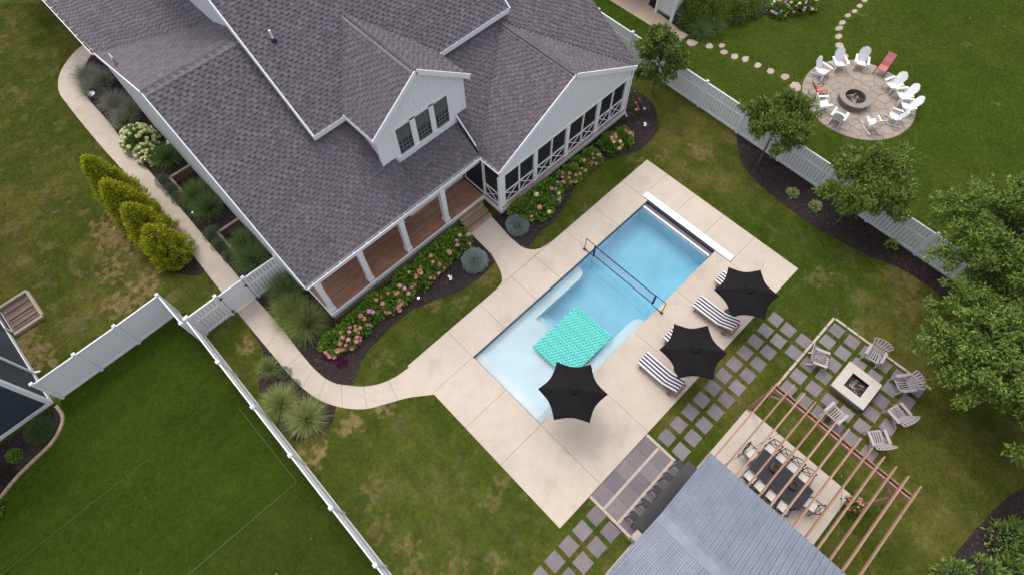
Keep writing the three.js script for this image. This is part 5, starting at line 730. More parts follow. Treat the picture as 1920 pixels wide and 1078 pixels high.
// ---------------------------------------------------------------- round flagstone patio, ring, chairs
{
  const { x: cx, z: cz, r: R } = patioRing, p = structGroup('flagstone_patio'), r = rng(33), pts = [];
  part('joint_bed', cyl(R, R, 0.05, cx, -0.03, cz, 48), soft([0.20, 0.155, 0.12], 0.95, { map: T.speck }), p);
  for (let tries = 0; pts.length < 110 && tries < 6000; tries++) { const a = r() * 6.283, q = Math.sqrt(r()) * R, x = Math.cos(a) * q, z = Math.sin(a) * q; if (pts.every(([u, v]) => Math.hypot(u - x, v - z) > 0.30 + 0.42 * r())) pts.push([x, z]); }
  const rim = Array.from({ length: 40 }, (_, i) => [Math.cos(i * 0.15708) * (R - 0.02), Math.sin(i * 0.15708) * (R - 0.02)]);
  const stone = [[0.345, 0.285, 0.245], [0.37, 0.305, 0.26], [0.32, 0.265, 0.23], [0.36, 0.285, 0.235], [0.34, 0.29, 0.255]].map((c) => soft(c, 0.9, { map: T.speck, bumpMap: T.fineBump, bumpScale: 0.006 }));
  pts.forEach(([x, z], i) => { let poly = rim.slice(); pts.forEach(([u, v], j) => { if (i === j || Math.hypot(u - x, v - z) > 2.2) return; const mx = (x + u) / 2, mz = (z + v) / 2, dx = x - u, dz = z - v, out = []; for (let k = 0; k < poly.length; k++) { const A = poly[k], B = poly[(k + 1) % poly.length], a = (A[0] - mx) * dx + (A[1] - mz) * dz, b = (B[0] - mx) * dx + (B[1] - mz) * dz; if (a >= 0) out.push(A); if ((a > 0) !== (b > 0)) { const t = a / (a - b); out.push([lerp(A[0], B[0], t), lerp(A[1], B[1], t)]); } } poly = out; }); if (poly.length < 3) return; const mx = poly.reduce((s, q) => s + q[0], 0) / poly.length, mz = poly.reduce((s, q) => s + q[1], 0) / poly.length; const k = poly.map(([u, v]) => { const d = Math.hypot(u - mx, v - mz) || 1, s = (d - 0.012 - r() * 0.010) / d; return [cx + mx + (u - mx) * s, cz + mz + (v - mz) * s]; }); part('flagstone', slabXZ(k, -0.02, 0.032 + r() * 0.01), stone[Math.floor(r() * 5)], p); });
  const steps = structGroup('stepping_stones'), sp = [[28.42, -13.85, .34, 1], [28.95, -12.92, .26, .8], [29.5, -12.42, .24, .7], [29.14, -11.98, .25, .8], [29.28, -11.3, .28, .75], [29.55, -10.72, .28, .7], [29.66, -9.91, .26, .75], [29.78, -9.10, .28, .8], [29.97, -8.23, .28, .8], [29.72, -7.35, .42, .8], [39.29, -8.47, .24, .7], [38.6, -8.44, .24, .7], [37.93, -8.40, .24, .6], [37.28, -8.48, .26, .6], [36.48, -8.37, .28, .7], [35.86, -8.24, .30, .6], [35.23, -7.85, .28, .7], [34.56, -7.39, .28, .8], [33.9, -6.75, .36, .8]];
  for (const [x, z, q, e] of sp) { const n = 6 + Math.floor(r() * 3), a0 = r() * 3; part('stepping_stone', slabXZ(Array.from({ length: n }, (_, k) => { const a = -(a0 + (k / n) * 6.283), w = q * (0.82 + r() * 0.36); return [x + Math.cos(a) * w, z + Math.sin(a) * w * e]; }).reverse(), -0.02, 0.045), [mat([0.42, 0.33, 0.29], 0.9, { map: T.speck }), mat([0.38, 0.30, 0.265], 0.9, { map: T.speck })][Math.floor(r() * 2)], steps); paverRects.push([x, z, q]); }
  const f = thing('fire_ring', 'round stacked stone fire ring in the middle of the flagstone patio', 'fire pit', [31.05, 0.035, -4.43]), sm = [[0.17, 0.15, 0.13], [0.20, 0.18, 0.16], [0.145, 0.13, 0.115]].map((c) => mat(c, 0.9, { map: T.speck, bumpMap: T.fineBump, bumpScale: 0.006 })), cm = mat([0.27, 0.235, 0.205], 0.9, { map: T.speck });
  const seg = (a0, a1, r0, r1, y0, y1) => { const P = []; for (let k = 0; k <= 3; k++) { const a = lerp(a0, a1, k / 3); P.push([Math.cos(a) * r1, Math.sin(a) * r1]); } for (let k = 3; k >= 0; k--) { const a = lerp(a0, a1, k / 3); P.push([Math.cos(a) * r0, Math.sin(a) * r0]); } return slabXZ(P.reverse(), y0, y1); };
  for (let c = 0; c < 3; c++) for (let k = 0; k < 14; k++) { const a = (k + (c % 2) * 0.5) * 0.4488; part('block', seg(a + 0.01, a + 0.438, 0.60, 0.84 + r() * 0.015, c * 0.105, c * 0.105 + 0.10), sm[Math.floor(r() * 3)], f); } for (let k = 0; k < 12; k++) part('cap_stone', seg(k * 0.5236 + 0.008, (k + 1) * 0.5236 - 0.008, 0.56, 0.89, 0.318, 0.385), cm, f);
  part('ash_bed', cyl(0.6, 0.6, 0.1, 0, 0, 0, 24), mat([0.05, 0.045, 0.045], 0.95, { map: T.mulch }), f); const am = [[0.30, 0.28, 0.27], [0.08, 0.07, 0.07], [0.34, 0.17, 0.10], [0.12, 0.10, 0.09]].map((c) => mat(c, 0.95)); for (let i = 0; i < 22; i++) { const a = r() * 6.28, q = r() * 0.42, b = r() * 3.14, L = 0.05 + r() * 0.13, x = Math.cos(a) * q, z = Math.sin(a) * q; part('charred_wood', bar([x - Math.cos(b) * L, 0.12 + r() * 0.04, z - Math.sin(b) * L], [x + Math.cos(b) * L, 0.12 + r() * 0.08, z + Math.sin(b) * L], 0.03 + r() * 0.04, 0.03 + r() * 0.03), am[i % 4], f); }
  // white slatted armchair, front = -z
  const wm = mat([0.80, 0.79, 0.80], 0.45), c = thing('adirondack_chair', 'white slatted garden armchair with tall fan back on the flagstone patio', 'chair', [0, 0.035, 0], 0, 'white garden chairs round the fire ring');
  for (let k = 0; k < 6; k++) part('seat_slat', bx(0.52, 0.022, 0.083, 0, 0.385 - k * 0.021, -0.25 + k * 0.09, 0.23), wm, c);
  for (let k = 0; k < 7; k++) { const x = (k - 3) * 0.074, L = 0.86 - Math.abs(k - 3) ** 2 * 0.022, s = 1.16; part('back_slat', plate([[x - 0.034, 0.27, 0.2], [x + 0.034, 0.27, 0.2], [x * s + 0.04, 0.27 + L * 0.90, 0.2 + L * 0.42], [x * s - 0.04, 0.27 + L * 0.90, 0.2 + L * 0.42]].reverse(), 0.02), wm, c); }
  for (const s of [-1, 1]) { part('armrest', rb(0.13, 0.025, 0.72, 0.01, s * 0.345, 0.555, 0.0), wm, c); part('front_leg', bb(s * 0.29 - 0.015, s * 0.29 + 0.015, 0, 0.545, -0.34, -0.22), wm, c); part('rear_leg', bar([s * 0.27, 0.36, -0.3], [s * 0.27, 0.02, 0.52], 0.024, 0.10), wm, c); part('arm_bracket', bar([s * 0.3, 0.3, 0.26], [s * 0.33, 0.54, 0.3], 0.03, 0.05), wm, c); } part('back_rail', [bar([-0.32, 0.54, 0.345], [0.32, 0.54, 0.345], 0.03, 0.06), bar([-0.25, 0.9, 0.52], [0.25, 0.9, 0.52], 0.02, 0.06)], wm, c);
  const O = [31.05, -4.43], face = (x, z) => Math.atan2(x - O[0], z - O[1]);
  const ws = [[31.5, -6.85, 0.1], [32.75, -6.5, 0], [33.7, -5.65, 0], [33.35, -3.45, 0.05], [33.05, -2.62, 0.1], [32.45, -2.05, 0.15], [29.05, -4.3, 0.1], [29.3, -5.45, -0.2]];
  ws.forEach(([x, z, d], i) => { if (!i) { c.position.set(x, 0.035, z); c.rotation.y = face(x, z) + d; } else copyOf(c, [x, 0.035, z], face(x, z) + d); });
  const k2 = thing('rocking_chair', 'white slatted rocking chair on the flagstone patio', 'rocking chair', [31.2, 0.035, -2.15], face(31.2, -2.15) + 0.2, 'white rocking chairs round the fire ring');
  for (let k = 0; k < 6; k++) part('seat_slat', bx(0.50, 0.02, 0.06, 0, 0.42 - k * 0.008, -0.22 + k * 0.08), wm, k2); for (let k = 0; k < 6; k++) part('back_slat', bar([(k - 2.5) * 0.08, 0.44, 0.25], [(k - 2.5) * 0.08, 0.98, 0.48], 0.045, 0.02), wm, k2); part('back_rail', [bar([-0.27, 0.98, 0.48], [0.27, 0.98, 0.48], 0.03, 0.09), bar([-0.27, 0.46, 0.26], [0.27, 0.46, 0.26], 0.03, 0.06)], wm, k2);
  for (const s of [-1, 1]) { part('rocker', tube([[s * 0.27, 0.10, -0.45], [s * 0.27, 0.03, -0.2], [s * 0.27, 0.02, 0.1], [s * 0.27, 0.07, 0.45], [s * 0.27, 0.14, 0.62]], 0.024, 16, 6), wm, k2); part('armrest', rb(0.10, 0.025, 0.58, 0.01, s * 0.30, 0.63, 0.02), wm, k2); part('front_leg', bar([s * 0.27, 0.05, -0.25], [s * 0.28, 0.62, -0.24], 0.04, 0.04), wm, k2); part('rear_leg', bar([s * 0.27, 0.05, 0.2], [s * 0.27, 0.98, 0.48], 0.04, 0.04), wm, k2); }
  copyOf(k2, [29.95, 0.035, -2.75], face(29.95, -2.75) - 0.05);
  const red = [[0.52, 0.17, 0.16], [0.56, 0.20, 0.19]].map((q) => mat(q, 0.8)), s = thing('sling_chair', 'faded red sling chair with dark metal frame beyond the fire ring, with tall back', 'chair', [34.15, 0.035, -4.5], face(34.15, -4.5) + 0.1, 'faded red sling chairs on the flagstone patio');
  part('seat', plate([[-0.25, 0.42, -0.25], [-0.25, 0.40, 0.22], [0.25, 0.40, 0.22], [0.25, 0.42, -0.25]], 0.02), red[0], s); for (let k = 0; k < 3; k++) part('back_panel', plate([[-0.25, 0.40 + k * 0.21, 0.22 + k * 0.13], [-0.25, 0.605 + k * 0.21, 0.348 + k * 0.13], [0.25, 0.605 + k * 0.21, 0.348 + k * 0.13], [0.25, 0.40 + k * 0.21, 0.22 + k * 0.13]], 0.02), red[k % 2], s);
  for (const q of [-1, 1]) { part('side_frame', tube([[q * 0.27, 1.02, 0.61], [q * 0.27, 0.40, 0.22], [q * 0.27, 0.42, -0.26]], 0.016, 14, 6), M.metalDark, s); part('leg', tube([[q * 0.28, 0.6, 0.34], [q * 0.30, 0.62, -0.2], [q * 0.30, 0.5, -0.27], [q * 0.30, 0.02, -0.34]], 0.015, 16, 6), M.metalDark, s); part('leg', rod([q * 0.28, 0.6, 0.0], [q * 0.29, 0.02, 0.42], 0.015), M.metalDark, s); } part('stretcher', rod([-0.3, 0.12, -0.33], [0.3, 0.12, -0.33], 0.013), M.metalDark, s);
  copyOf(s, [30.0, 0.035, -6.1], face(30.0, -6.1) + 0.35, 'faded red sling chair beside the large grey stepping stone');
}
// ---------------------------------------------------------------- plants
const leafMat = (r = 0.75, t = 0.3) => new THREE.MeshPhysicalMaterial({ color: 0xffffff, vertexColors: true, roughness: r, transmission: t, thickness: 0, side: THREE.DoubleSide, specularIntensity: 0.3 });
M.leaf = leafMat(0.8, 0.3); M.blade = leafMat(0.85, 0.45); M.petal = mat([1, 1, 1], 0.85, { vertexColors: true });
M.bark = soft([0.13, 0.10, 0.08], 0.95, { map: T.wood }); M.stem = mat([0.07, 0.09, 0.035], 0.9);
const LEAFK = 2.2;
class Leaves {   // a heap of single leaves: base point, direction, half-width side vector, colour
  constructor() { this.p = []; this.n = []; this.c = []; }
  leaf(b, d, len, wid, col, r, fold = 0.25) {
    const s = V(r() - 0.5, r() - 0.5, r() - 0.5).cross(d).normalize().multiplyScalar(wid / 2), up = d.clone().cross(s).normalize().multiplyScalar(wid * fold), m = b.clone().addScaledVector(d, len * 0.45), t = b.clone().addScaledVector(d, len), L = m.clone().add(s).add(up), R = m.clone().sub(s).add(up);
    for (const [x, y, z] of [[b, L, t], [b, t, R]]) { const n = y.clone().sub(x).cross(z.clone().sub(x)).normalize(); for (const q of [x, y, z]) { this.p.push(q.x, q.y, q.z); this.n.push(n.x, n.y, n.z); this.c.push(...col.map((w) => w * LEAFK)); } }
  }
  blade(b, d, len, wid, sag, c0, c1, r, seg = 3) {   // arching strip
    const side = V(-d.z, 0, d.x).normalize().applyAxisAngle(d, r() * 3).multiplyScalar(wid / 2); let P = b.clone(), D = d.clone(), prev = null; for (let i = 0; i <= seg; i++) { const t = i / seg, w = side.clone().multiplyScalar(1 - 0.85 * t), col = c0.map((q, k) => lerp(q, c1[k], t)), cur = [P.clone().add(w), P.clone().sub(w), col]; if (prev) for (const [x, y, z] of [[[prev[0], prev[2]], [prev[1], prev[2]], [cur[0], cur[2]]], [[prev[1], prev[2]], [cur[1], cur[2]], [cur[0], cur[2]]]]) { const n = y[0].clone().sub(x[0]).cross(z[0].clone().sub(x[0])).normalize(), f = n.y < 0; if (f) n.negate(); for (const q of f ? [x, z, y] : [x, y, z]) { this.p.push(q[0].x, q[0].y, q[0].z); this.n.push(n.x, n.y, n.z); this.c.push(...q[1].map((w) => w * 2.5)); } } prev = cur; P = P.clone().addScaledVector(D, len / seg); D = D.clone().add(V(0, -sag / seg, 0)).normalize(); }
  }
  geo() { const g = new THREE.BufferGeometry(); g.setAttribute('position', new THREE.Float32BufferAttribute(this.p, 3)); g.setAttribute('normal', new THREE.Float32BufferAttribute(this.n, 3)); g.setAttribute('color', new THREE.Float32BufferAttribute(this.c, 3)); g.setAttribute('uv', new THREE.Float32BufferAttribute(new Float32Array(this.p.length / 3 * 2), 2)); return g; }
}
const rdir = (r) => { const z = r() * 2 - 1, a = r() * 6.2832, q = Math.sqrt(1 - z * z); return V(q * Math.cos(a), z, q * Math.sin(a)); };
const tint = (cs, r, v = 0.35) => { const c = cs[Math.floor(r() * cs.length)], k = 1 - v / 2 + r() * v; return c.map((q) => q * k); };
function leafPart(name, L, m, parent) { const o = shade(new THREE.Mesh(L.geo(), m)); o.name = name; parent.add(o); return o; }
// a tree: tapered trunk, limbs that fork, leaf sprays at the twig ends
function tree({ x, z, h, trunk, crown, label, seed, leafLen = 0.12, leafWid = 0.055, cols, lobes, group, name = 'young_tree', per = 46, spread = 0.30, droop = 0.25 }) {
  const r = rng(seed), t = thing(name, label, 'tree', [x, 0, z], 0, group), gs = [], L = new Leaves(), [cx, cy0, cz, rx, ryy] = crown, top = V(cx * 0.6, cy0, cz * 0.6);
  gs.push(rod([0, -0.05, 0], top.clone().multiplyScalar(0.55).setY(cy0 * 0.55), trunk, trunk * 0.75, 9), rod(top.clone().multiplyScalar(0.55).setY(cy0 * 0.55), top, trunk * 0.75, trunk * 0.45, 8), rod(top, V(cx, cy0 + ryy * 0.7, cz), trunk * 0.45, trunk * 0.1, 6));
  const tr = part('trunk', gs, M.bark, t), lim = [];
  for (let i = 0; i < lobes; i++) {
    let d = rdir(r); if (d.y < -0.35) d.y *= -0.6; const q = 0.62 + 0.42 * r(), e = V(cx + d.x * rx * q, cy0 + d.y * ryy * q, cz + d.z * rx * q), s = top.clone().multiplyScalar(0.7 + 0.3 * r()).setY(lerp(cy0 * 0.62, cy0 + ryy * 0.3, clamp(0.5 + d.y * 0.5))), mid = s.clone().lerp(e, 0.5).add(V(0, 0.12 * rx, 0));
    lim.push(rod(s, mid, trunk * 0.32, trunk * 0.18, 5), rod(mid, e, trunk * 0.18, trunk * 0.05, 4));
    const nb = 4 + Math.floor(r() * 3);
    for (let b = 0; b < nb; b++) {   // sprays along the limb
      const base = mid.clone().lerp(e, 0.25 + 0.85 * r()), out = base.clone().sub(V(cx, cy0 - ryy * 0.3, cz)).normalize().add(rdir(r).multiplyScalar(0.7)).normalize(), len = spread * (1.0 + r() * 1.3), tip = base.clone().addScaledVector(out, len), tone = 0.82 + r() * 0.36;
      lim.push(rod(base, tip, trunk * 0.06, trunk * 0.02, 3));
      for (let k = 0; k < per; k++) { const u = Math.pow(r(), 0.7), p = base.clone().lerp(tip, u).add(rdir(r).multiplyScalar(spread * 0.62 * (1.1 - 0.4 * u))); const ld = out.clone().multiplyScalar(0.5).add(rdir(r)).add(V(0, -droop + 0.2, 0)).normalize(); L.leaf(p, ld, leafLen * (0.7 + r() * 0.6), leafWid * (0.7 + r() * 0.6), tint(cols, r).map((c) => c * tone), r); }
    }
  }
  part('limb', lim, M.bark, t); leafPart('crown', L, M.leaf, t); return t;
}
const G1 = [[0.052, 0.088, 0.016], [0.066, 0.104, 0.020], [0.040, 0.072, 0.015], [0.085, 0.118, 0.026]], G2 = [[0.088, 0.124, 0.024], [0.112, 0.150, 0.034], [0.066, 0.100, 0.018], [0.052, 0.084, 0.015]];
tree({ x: 23.4, z: -12.85, h: 4, trunk: 0.055, crown: [0.05, 2.35, -0.1, 1.25, 1.6], lobes: 44, seed: 1, per: 52, spread: 0.30, leafLen: 0.15, leafWid: 0.10, cols: [[0.050, 0.080, 0.015], [0.062, 0.094, 0.018], [0.038, 0.066, 0.013], [0.10, 0.115, 0.028]], label: 'young tree by the fence beside the screened porch corner, with no bare trunk showing', group: 'young trees along the white fence' });
tree({ x: 23.49, z: -5.59, h: 4, trunk: 0.06, crown: [0.55, 2.3, -0.3, 1.45, 1.35], lobes: 50, seed: 2, per: 60, spread: 0.31, leafLen: 0.20, leafWid: 0.07, cols: [[0.060, 0.088, 0.016], [0.075, 0.104, 0.020], [0.045, 0.070, 0.013], [0.105, 0.128, 0.028]], droop: 0.5, label: 'young rounded tree with pale bare trunk in front of the fence', group: 'young trees along the white fence' });
tree({ x: 23.14, z: -0.59, h: 4, trunk: 0.06, crown: [0.85, 2.25, -0.1, 1.9, 1.4], lobes: 72, seed: 3, per: 60, spread: 0.33, leafLen: 0.20, leafWid: 0.07, cols: [[0.062, 0.092, 0.017], [0.078, 0.108, 0.021], [0.045, 0.072, 0.013], [0.11, 0.135, 0.030]], droop: 0.5, label: 'wide young tree over the mulch near the variegated plants and fence', group: 'young trees along the white fence' });
tree({ x: 23.5, z: 5.6, h: 6, trunk: 0.11, crown: [0.2, 4.0, -0.8, 2.5, 1.7], lobes: 90, seed: 4, per: 70, spread: 0.40, leafLen: 0.17, leafWid: 0.08, cols: G2, label: 'large leafy tree overhanging the end of the white fence', name: 'shade_tree', group: 'large shade trees' });
tree({ x: 20.6, z: 8.6, h: 6, trunk: 0.12, crown: [-0.6, 3.2, -1.3, 3.2, 1.5], lobes: 120, seed: 5, per: 70, spread: 0.42, leafLen: 0.17, leafWid: 0.08, cols: G2.slice(0, 4), label: 'large leafy tree spreading over the lawn beyond the fire table', name: 'shade_tree', group: 'large shade trees' });
tree({ x: 17.8, z: 10.6, h: 5, trunk: 0.1, crown: [-0.1, 3.2, 0, 2.0, 1.6], lobes: 70, seed: 6, per: 66, spread: 0.40, leafLen: 0.17, leafWid: 0.08, cols: G2, label: 'leafy tree growing from the mulch bed corner', name: 'shade_tree', group: 'large shade trees' });
tree({ x: 47.6, z: 0.6, h: 4, trunk: 0.06, crown: [0.3, 2.6, 0, 1.2, 1.2], lobes: 20, seed: 7, per: 40, spread: 0.3, leafLen: 0.14, leafWid: 0.07, cols: G1, label: 'small tree in its own mulch ring on the far lawn', group: 'young trees on the far lawn' });
{ const s = thing('tree_stake', 'pale wooden pole lying in the grass beside the small ringed tree', 'pole', [46.6, 0.03, 1.4]); part('pole', rod([-0.4, 0.03, -0.6], [0.5, 0.06, 1.2], 0.03, 0.025), mat([0.30, 0.27, 0.24], 0.9), s); part('wrap', rod([-0.42, 0.03, -0.64], [-0.3, 0.05, -0.4], 0.05), M.black, s); }
// leafy mound
function mound(name, label, cat, [x, z], R, H, { n, len, wid, cols, seed, group, up = 0.3, y0 = 0.02, inner = 0.35, stem = true }) {
  const r = rng(seed), t = thing(name, label, cat, [x, y0, z], 0, group), L = new Leaves(), k0 = r() * 9;
  for (let i = 0; i < n; i++) { const d = rdir(r); d.y = Math.abs(d.y); const q = (inner + (1 - inner) * Math.pow(r(), 0.45)) * (0.86 + 0.28 * fbm(d.x * 2 + k0, d.z * 2 + d.y, 2, seed)), p = V(d.x * R * q, d.y * H * q, d.z * R * q), ld = d.clone().add(rdir(r).multiplyScalar(0.8)).add(V(0, up, 0)).normalize(); L.leaf(p, ld, len * (0.65 + r() * 0.7), wid * (0.7 + r() * 0.6), tint(cols, r), r); }
  if (stem) { const gs = []; for (let i = 0; i < 7; i++) { const d = rdir(r); gs.push(rod([0, 0, 0], [d.x * R * 0.6, Math.abs(d.y) * H * 0.5 + H * 0.2, d.z * R * 0.6], 0.012, 0.005, 4)); } part('stem', gs, M.stem, t); }
  leafPart('foliage', L, M.leaf, t); return t;
}
// flower heads: knobbly domes with floret tints
const heads = (() => { const mk = (seed, base, v) => { const r = rng(seed), g = new THREE.IcosahedronGeometry(1, 3), p = g.attributes.position, c = []; for (let i = 0; i < p.count; i++) { const q = V(p.getX(i), p.getY(i), p.getZ(i)), k = 0.86 + 0.28 * hash2(Math.round(q.x * 7), Math.round(q.y * 7) * 31 + Math.round(q.z * 7), seed); p.setXYZ(i, q.x * k, q.y * k * 0.8, q.z * k); const w = 1 - v + 2 * v * hash2(Math.round(q.x * 9), Math.round(q.z * 9 + q.y * 50), seed + 1); c.push(base[0] * w, base[1] * w, base[2] * w); } g.setAttribute('color', new THREE.Float32BufferAttribute(c, 3)); g.computeVertexNormals(); return boxUV(g); }; return { mk, dusty: mk(1, [0.52, 0.22, 0.17], 0.3), rose: mk(2, [0.58, 0.27, 0.24], 0.3), pink: mk(3, [0.62, 0.24, 0.42], 0.28), lilac: mk(4, [0.42, 0.34, 0.66], 0.25), cream: mk(5, [0.64, 0.59, 0.30], 0.2), white: mk(6, [0.66, 0.63, 0.40], 0.2), lime: mk(7, [0.52, 0.56, 0.19], 0.22), red: mk(8, [0.50, 0.06, 0.10], 0.3) }; })();
function bloom(t, kinds, n, R, H, size, seed, aim = null, low = 0.1) { const r = rng(seed); for (let i = 0; i < n; i++) { let d; for (let k = 0; k < 30; k++) { d = rdir(r); d.y = Math.abs(d.y); if (d.y > low && (!aim || d.x * aim[0] + d.z * aim[1] > -0.25 + r() * 0.5)) break; } const f = same('flower_head', heads[kinds[Math.floor(r() * kinds.length)]], M.petal, t), s = size * (0.75 + r() * 0.5); f.position.set(d.x * R * 1.02, d.y * H * 1.03, d.z * R * 1.02); f.scale.setScalar(s); f.rotation.y = r() * 6; } }
const HG = [[0.070, 0.128, 0.014], [0.088, 0.150, 0.018], [0.054, 0.102, 0.012], [0.105, 0.170, 0.025]], PK = ['dusty', 'rose', 'rose', 'dusty', 'pink'];
[[0.95, -13.1, .62, .72, 17], [1.6, -12.95, .64, .78, 16], [2.3, -13.05, .62, .76, 10], [2.95, -13.15, .62, .78, 8], [3.55, -13.2, .62, .82, 6], [4.15, -12.98, .66, .80, 13], [4.8, -12.98, .62, .78, 12], [5.45, -13.25, .66, .86, 4], [6.05, -13.0, .66, .84, 8], [6.7, -13.1, .68, .88, 7], [7.4, -13.15, .68, .90, 5], [8.05, -13.25, .68, .90, 4], [8.7, -13.2, .66, .84, 5]].forEach(([x, z, R, H, n], i) => { const t = mound('hydrangea_bush', 'green hydrangea bush with pink heads in the row below the front porch', 'hydrangea', [x, z], R, H, { n: 820, len: 0.17, wid: 0.115, cols: HG, seed: 50 + i, group: 'hydrangeas along the front porch' }); bloom(t, PK, n, R, H, 0.10, 70 + i, [0.1, 1], 0.12); });
[[12.15, -12.15, .72, .95, 5, ['pink', 'rose']], [12.95, -11.85, .85, 1.05, 5, ['rose', 'cream', 'dusty']], [13.65, -12.0, .78, .95, 5, ['rose', 'cream']], [14.25, -12.1, .55, .8, 8, ['dusty', 'rose', 'lilac']], [15.0, -12.15, .5, .7, 5, PK], [15.75, -12.1, .55, .72, 7, PK], [16.5, -12.1, .55, .72, 8, PK], [17.25, -12.05, .55, .7, 9, ['dusty', 'dusty', 'rose']], [18.75, -11.95, .62, .8, 12, ['dusty', 'rose', 'cream']], [19.5, -11.75, .6, .75, 12, ['dusty', 'dusty', 'rose']]].forEach(([x, z, R, H, n, k], i) => { const t = mound('hydrangea_bush', 'green hydrangea bush with pink heads in the row below the screened porch', 'hydrangea', [x, z], R, H, { n: 900, len: 0.17, wid: 0.115, cols: HG, seed: 90 + i, group: 'hydrangeas along the screened porch' }); bloom(t, k, n, R, H, 0.10, 110 + i, [0.3, 1], 0.1); });
for (const [x, z, i] of [[21.3, -12.9, 0], [21.9, -13.3, 1]]) { const t = mound('rose_bush', i ? 'rose bush with few pink flowers behind the larger rose bush' : 'dark rose bush with red flowers at the screened porch corner', 'rose', [x, z], 0.6, 0.85, { n: 620, len: 0.09, wid: 0.06, cols: [[0.035, 0.060, 0.016], [0.05, 0.075, 0.02], [0.06, 0.05, 0.025]], seed: 130 + i }); bloom(t, ['red', 'rose', 'red'], i ? 6 : 9, 0.6, 0.85, 0.055, 140 + i); }
for (const [x, z, i] of [[34.5, -11.9, 0], [35.4, -11.3, 1], [36.2, -10.9, 2]]) { const t = mound('hydrangea_bush', 'pink hydrangea bush beyond the far lawn at the end of the flower bed', 'hydrangea', [x, z], 0.75, 1.0, { n: 700, len: 0.15, wid: 0.1, cols: HG, seed: 150 + i, group: 'hydrangeas in the far bed' }); bloom(t, ['rose', 'dusty', 'lilac', 'cream', 'pink'], 18, 0.75, 1.0, 0.085, 160 + i, [-0.5, 0.6]); }
{ const t = mound('hydrangea_bush', 'large panicle hydrangea covered in pale lime heads beside the walk', 'hydrangea', [0.42, -30.4], 0.95, 1.15, { n: 1500, len: 0.11, wid: 0.06, cols: HG, seed: 170 }); bloom(t, ['lime', 'cream', 'white', 'cream'], 105, 0.95, 1.15, 0.105, 171, null, 0.0); const t2 = mound('hydrangea_bush', 'smaller pale lime hydrangea in front of the large one', 'hydrangea', [0.25, -29.2], 0.62, 0.85, { n: 800, len: 0.11, wid: 0.06, cols: HG, seed: 172 }); bloom(t2, ['lime', 'cream', 'white'], 46, 0.62, 0.85, 0.09, 173, null, 0.0); }
// globe spruces
for (const [x, z, R, i, l] of [[8.50, -11.78, 0.70, 0, 'round blue spruce at the edge of the porch bed beside the apron'], [11.45, -11.80, 0.64, 1, 'round blue spruce between the steps and the screened porch hydrangeas']]) {
  const r = rng(180 + i), t = thing('globe_spruce', l, 'shrub', [x, 0, z]), L = new Leaves(); for (let k = 0; k < 8500; k++) { const d = rdir(r); d.y = Math.abs(d.y); const b = 0.80 + 0.20 * vn(d.x * 7 + 20, d.z * 7 + d.y * 7, 3), q = b * (0.35 + 0.65 * Math.pow(r(), 0.4)), p = V(d.x * R * q, 0.06 + d.y * R * 1.15 * q, d.z * R * q); L.leaf(p, d.clone().add(rdir(r).multiplyScalar(0.45)).normalize(), 0.075, 0.016, tint([[0.155, 0.19, 0.182], [0.185, 0.22, 0.212], [0.12, 0.155, 0.142], [0.22, 0.25, 0.24]], r), r); }
  part('trunk', cyl(0.05, 0.03, 0.4, 0, 0, 0, 7), M.bark, t); leafPart('foliage', L, M.leaf, t);
}
// fountain grasses
function grassClump(name, label, [x, z], R, H, n, c0, c1, seed, group, wid = 0.019) { const r = rng(seed), t = thing(name, label, 'grass', [x, 0.02, z], 0, group), L = new Leaves(); for (let i = 0; i < n; i++) { const a = r() * 6.283, lean = Math.pow(r(), 0.75) * 1.05, d = V(Math.cos(a) * Math.sin(lean), Math.cos(lean), Math.sin(a) * Math.sin(lean)), len = Math.hypot(R, H) * (0.7 + 0.45 * r()), q = r() * 0.13; L.blade(V(Math.cos(a) * q, 0, Math.sin(a) * q), d, len, wid * (0.7 + r() * 0.7), 0.55 + r() * 0.7, tint(c0, r), tint(c1, r), r, 4); } leafPart('blades', L, M.blade, t); part('crown_base', cyl(0.14, 0.1, 0.08, 0, 0, 0, 9), M.stem, t); return t; }
const gd = [[0.075, 0.105, 0.026], [0.09, 0.122, 0.032]], ge = [[0.15, 0.165, 0.058], [0.19, 0.195, 0.08], [0.115, 0.14, 0.045], [0.135, 0.16, 0.05]], gy_ = [[0.17, 0.19, 0.065], [0.21, 0.215, 0.085], [0.13, 0.16, 0.05], [0.24, 0.235, 0.11]];
grassClump('fountain_grass', 'dark green fountain grass clump against the fence panel by the house', [0.95, -16.85], 0.75, 0.8, 1700, gd, [[0.10, 0.135, 0.042], [0.085, 0.12, 0.036], [0.13, 0.155, 0.06]], 201, 'fountain grasses left of the porch'); grassClump('fountain_grass', 'sprawling pale fountain grass clump between two darker clumps beside the walk', [0.45, -15.75], 0.95, 0.7, 1900, gd, ge, 202, 'fountain grasses left of the porch'); grassClump('fountain_grass', 'broad green fountain grass clump beside the porch corner', [0.65, -14.75], 0.95, 0.85, 2200, gd, ge, 203, 'fountain grasses left of the porch');
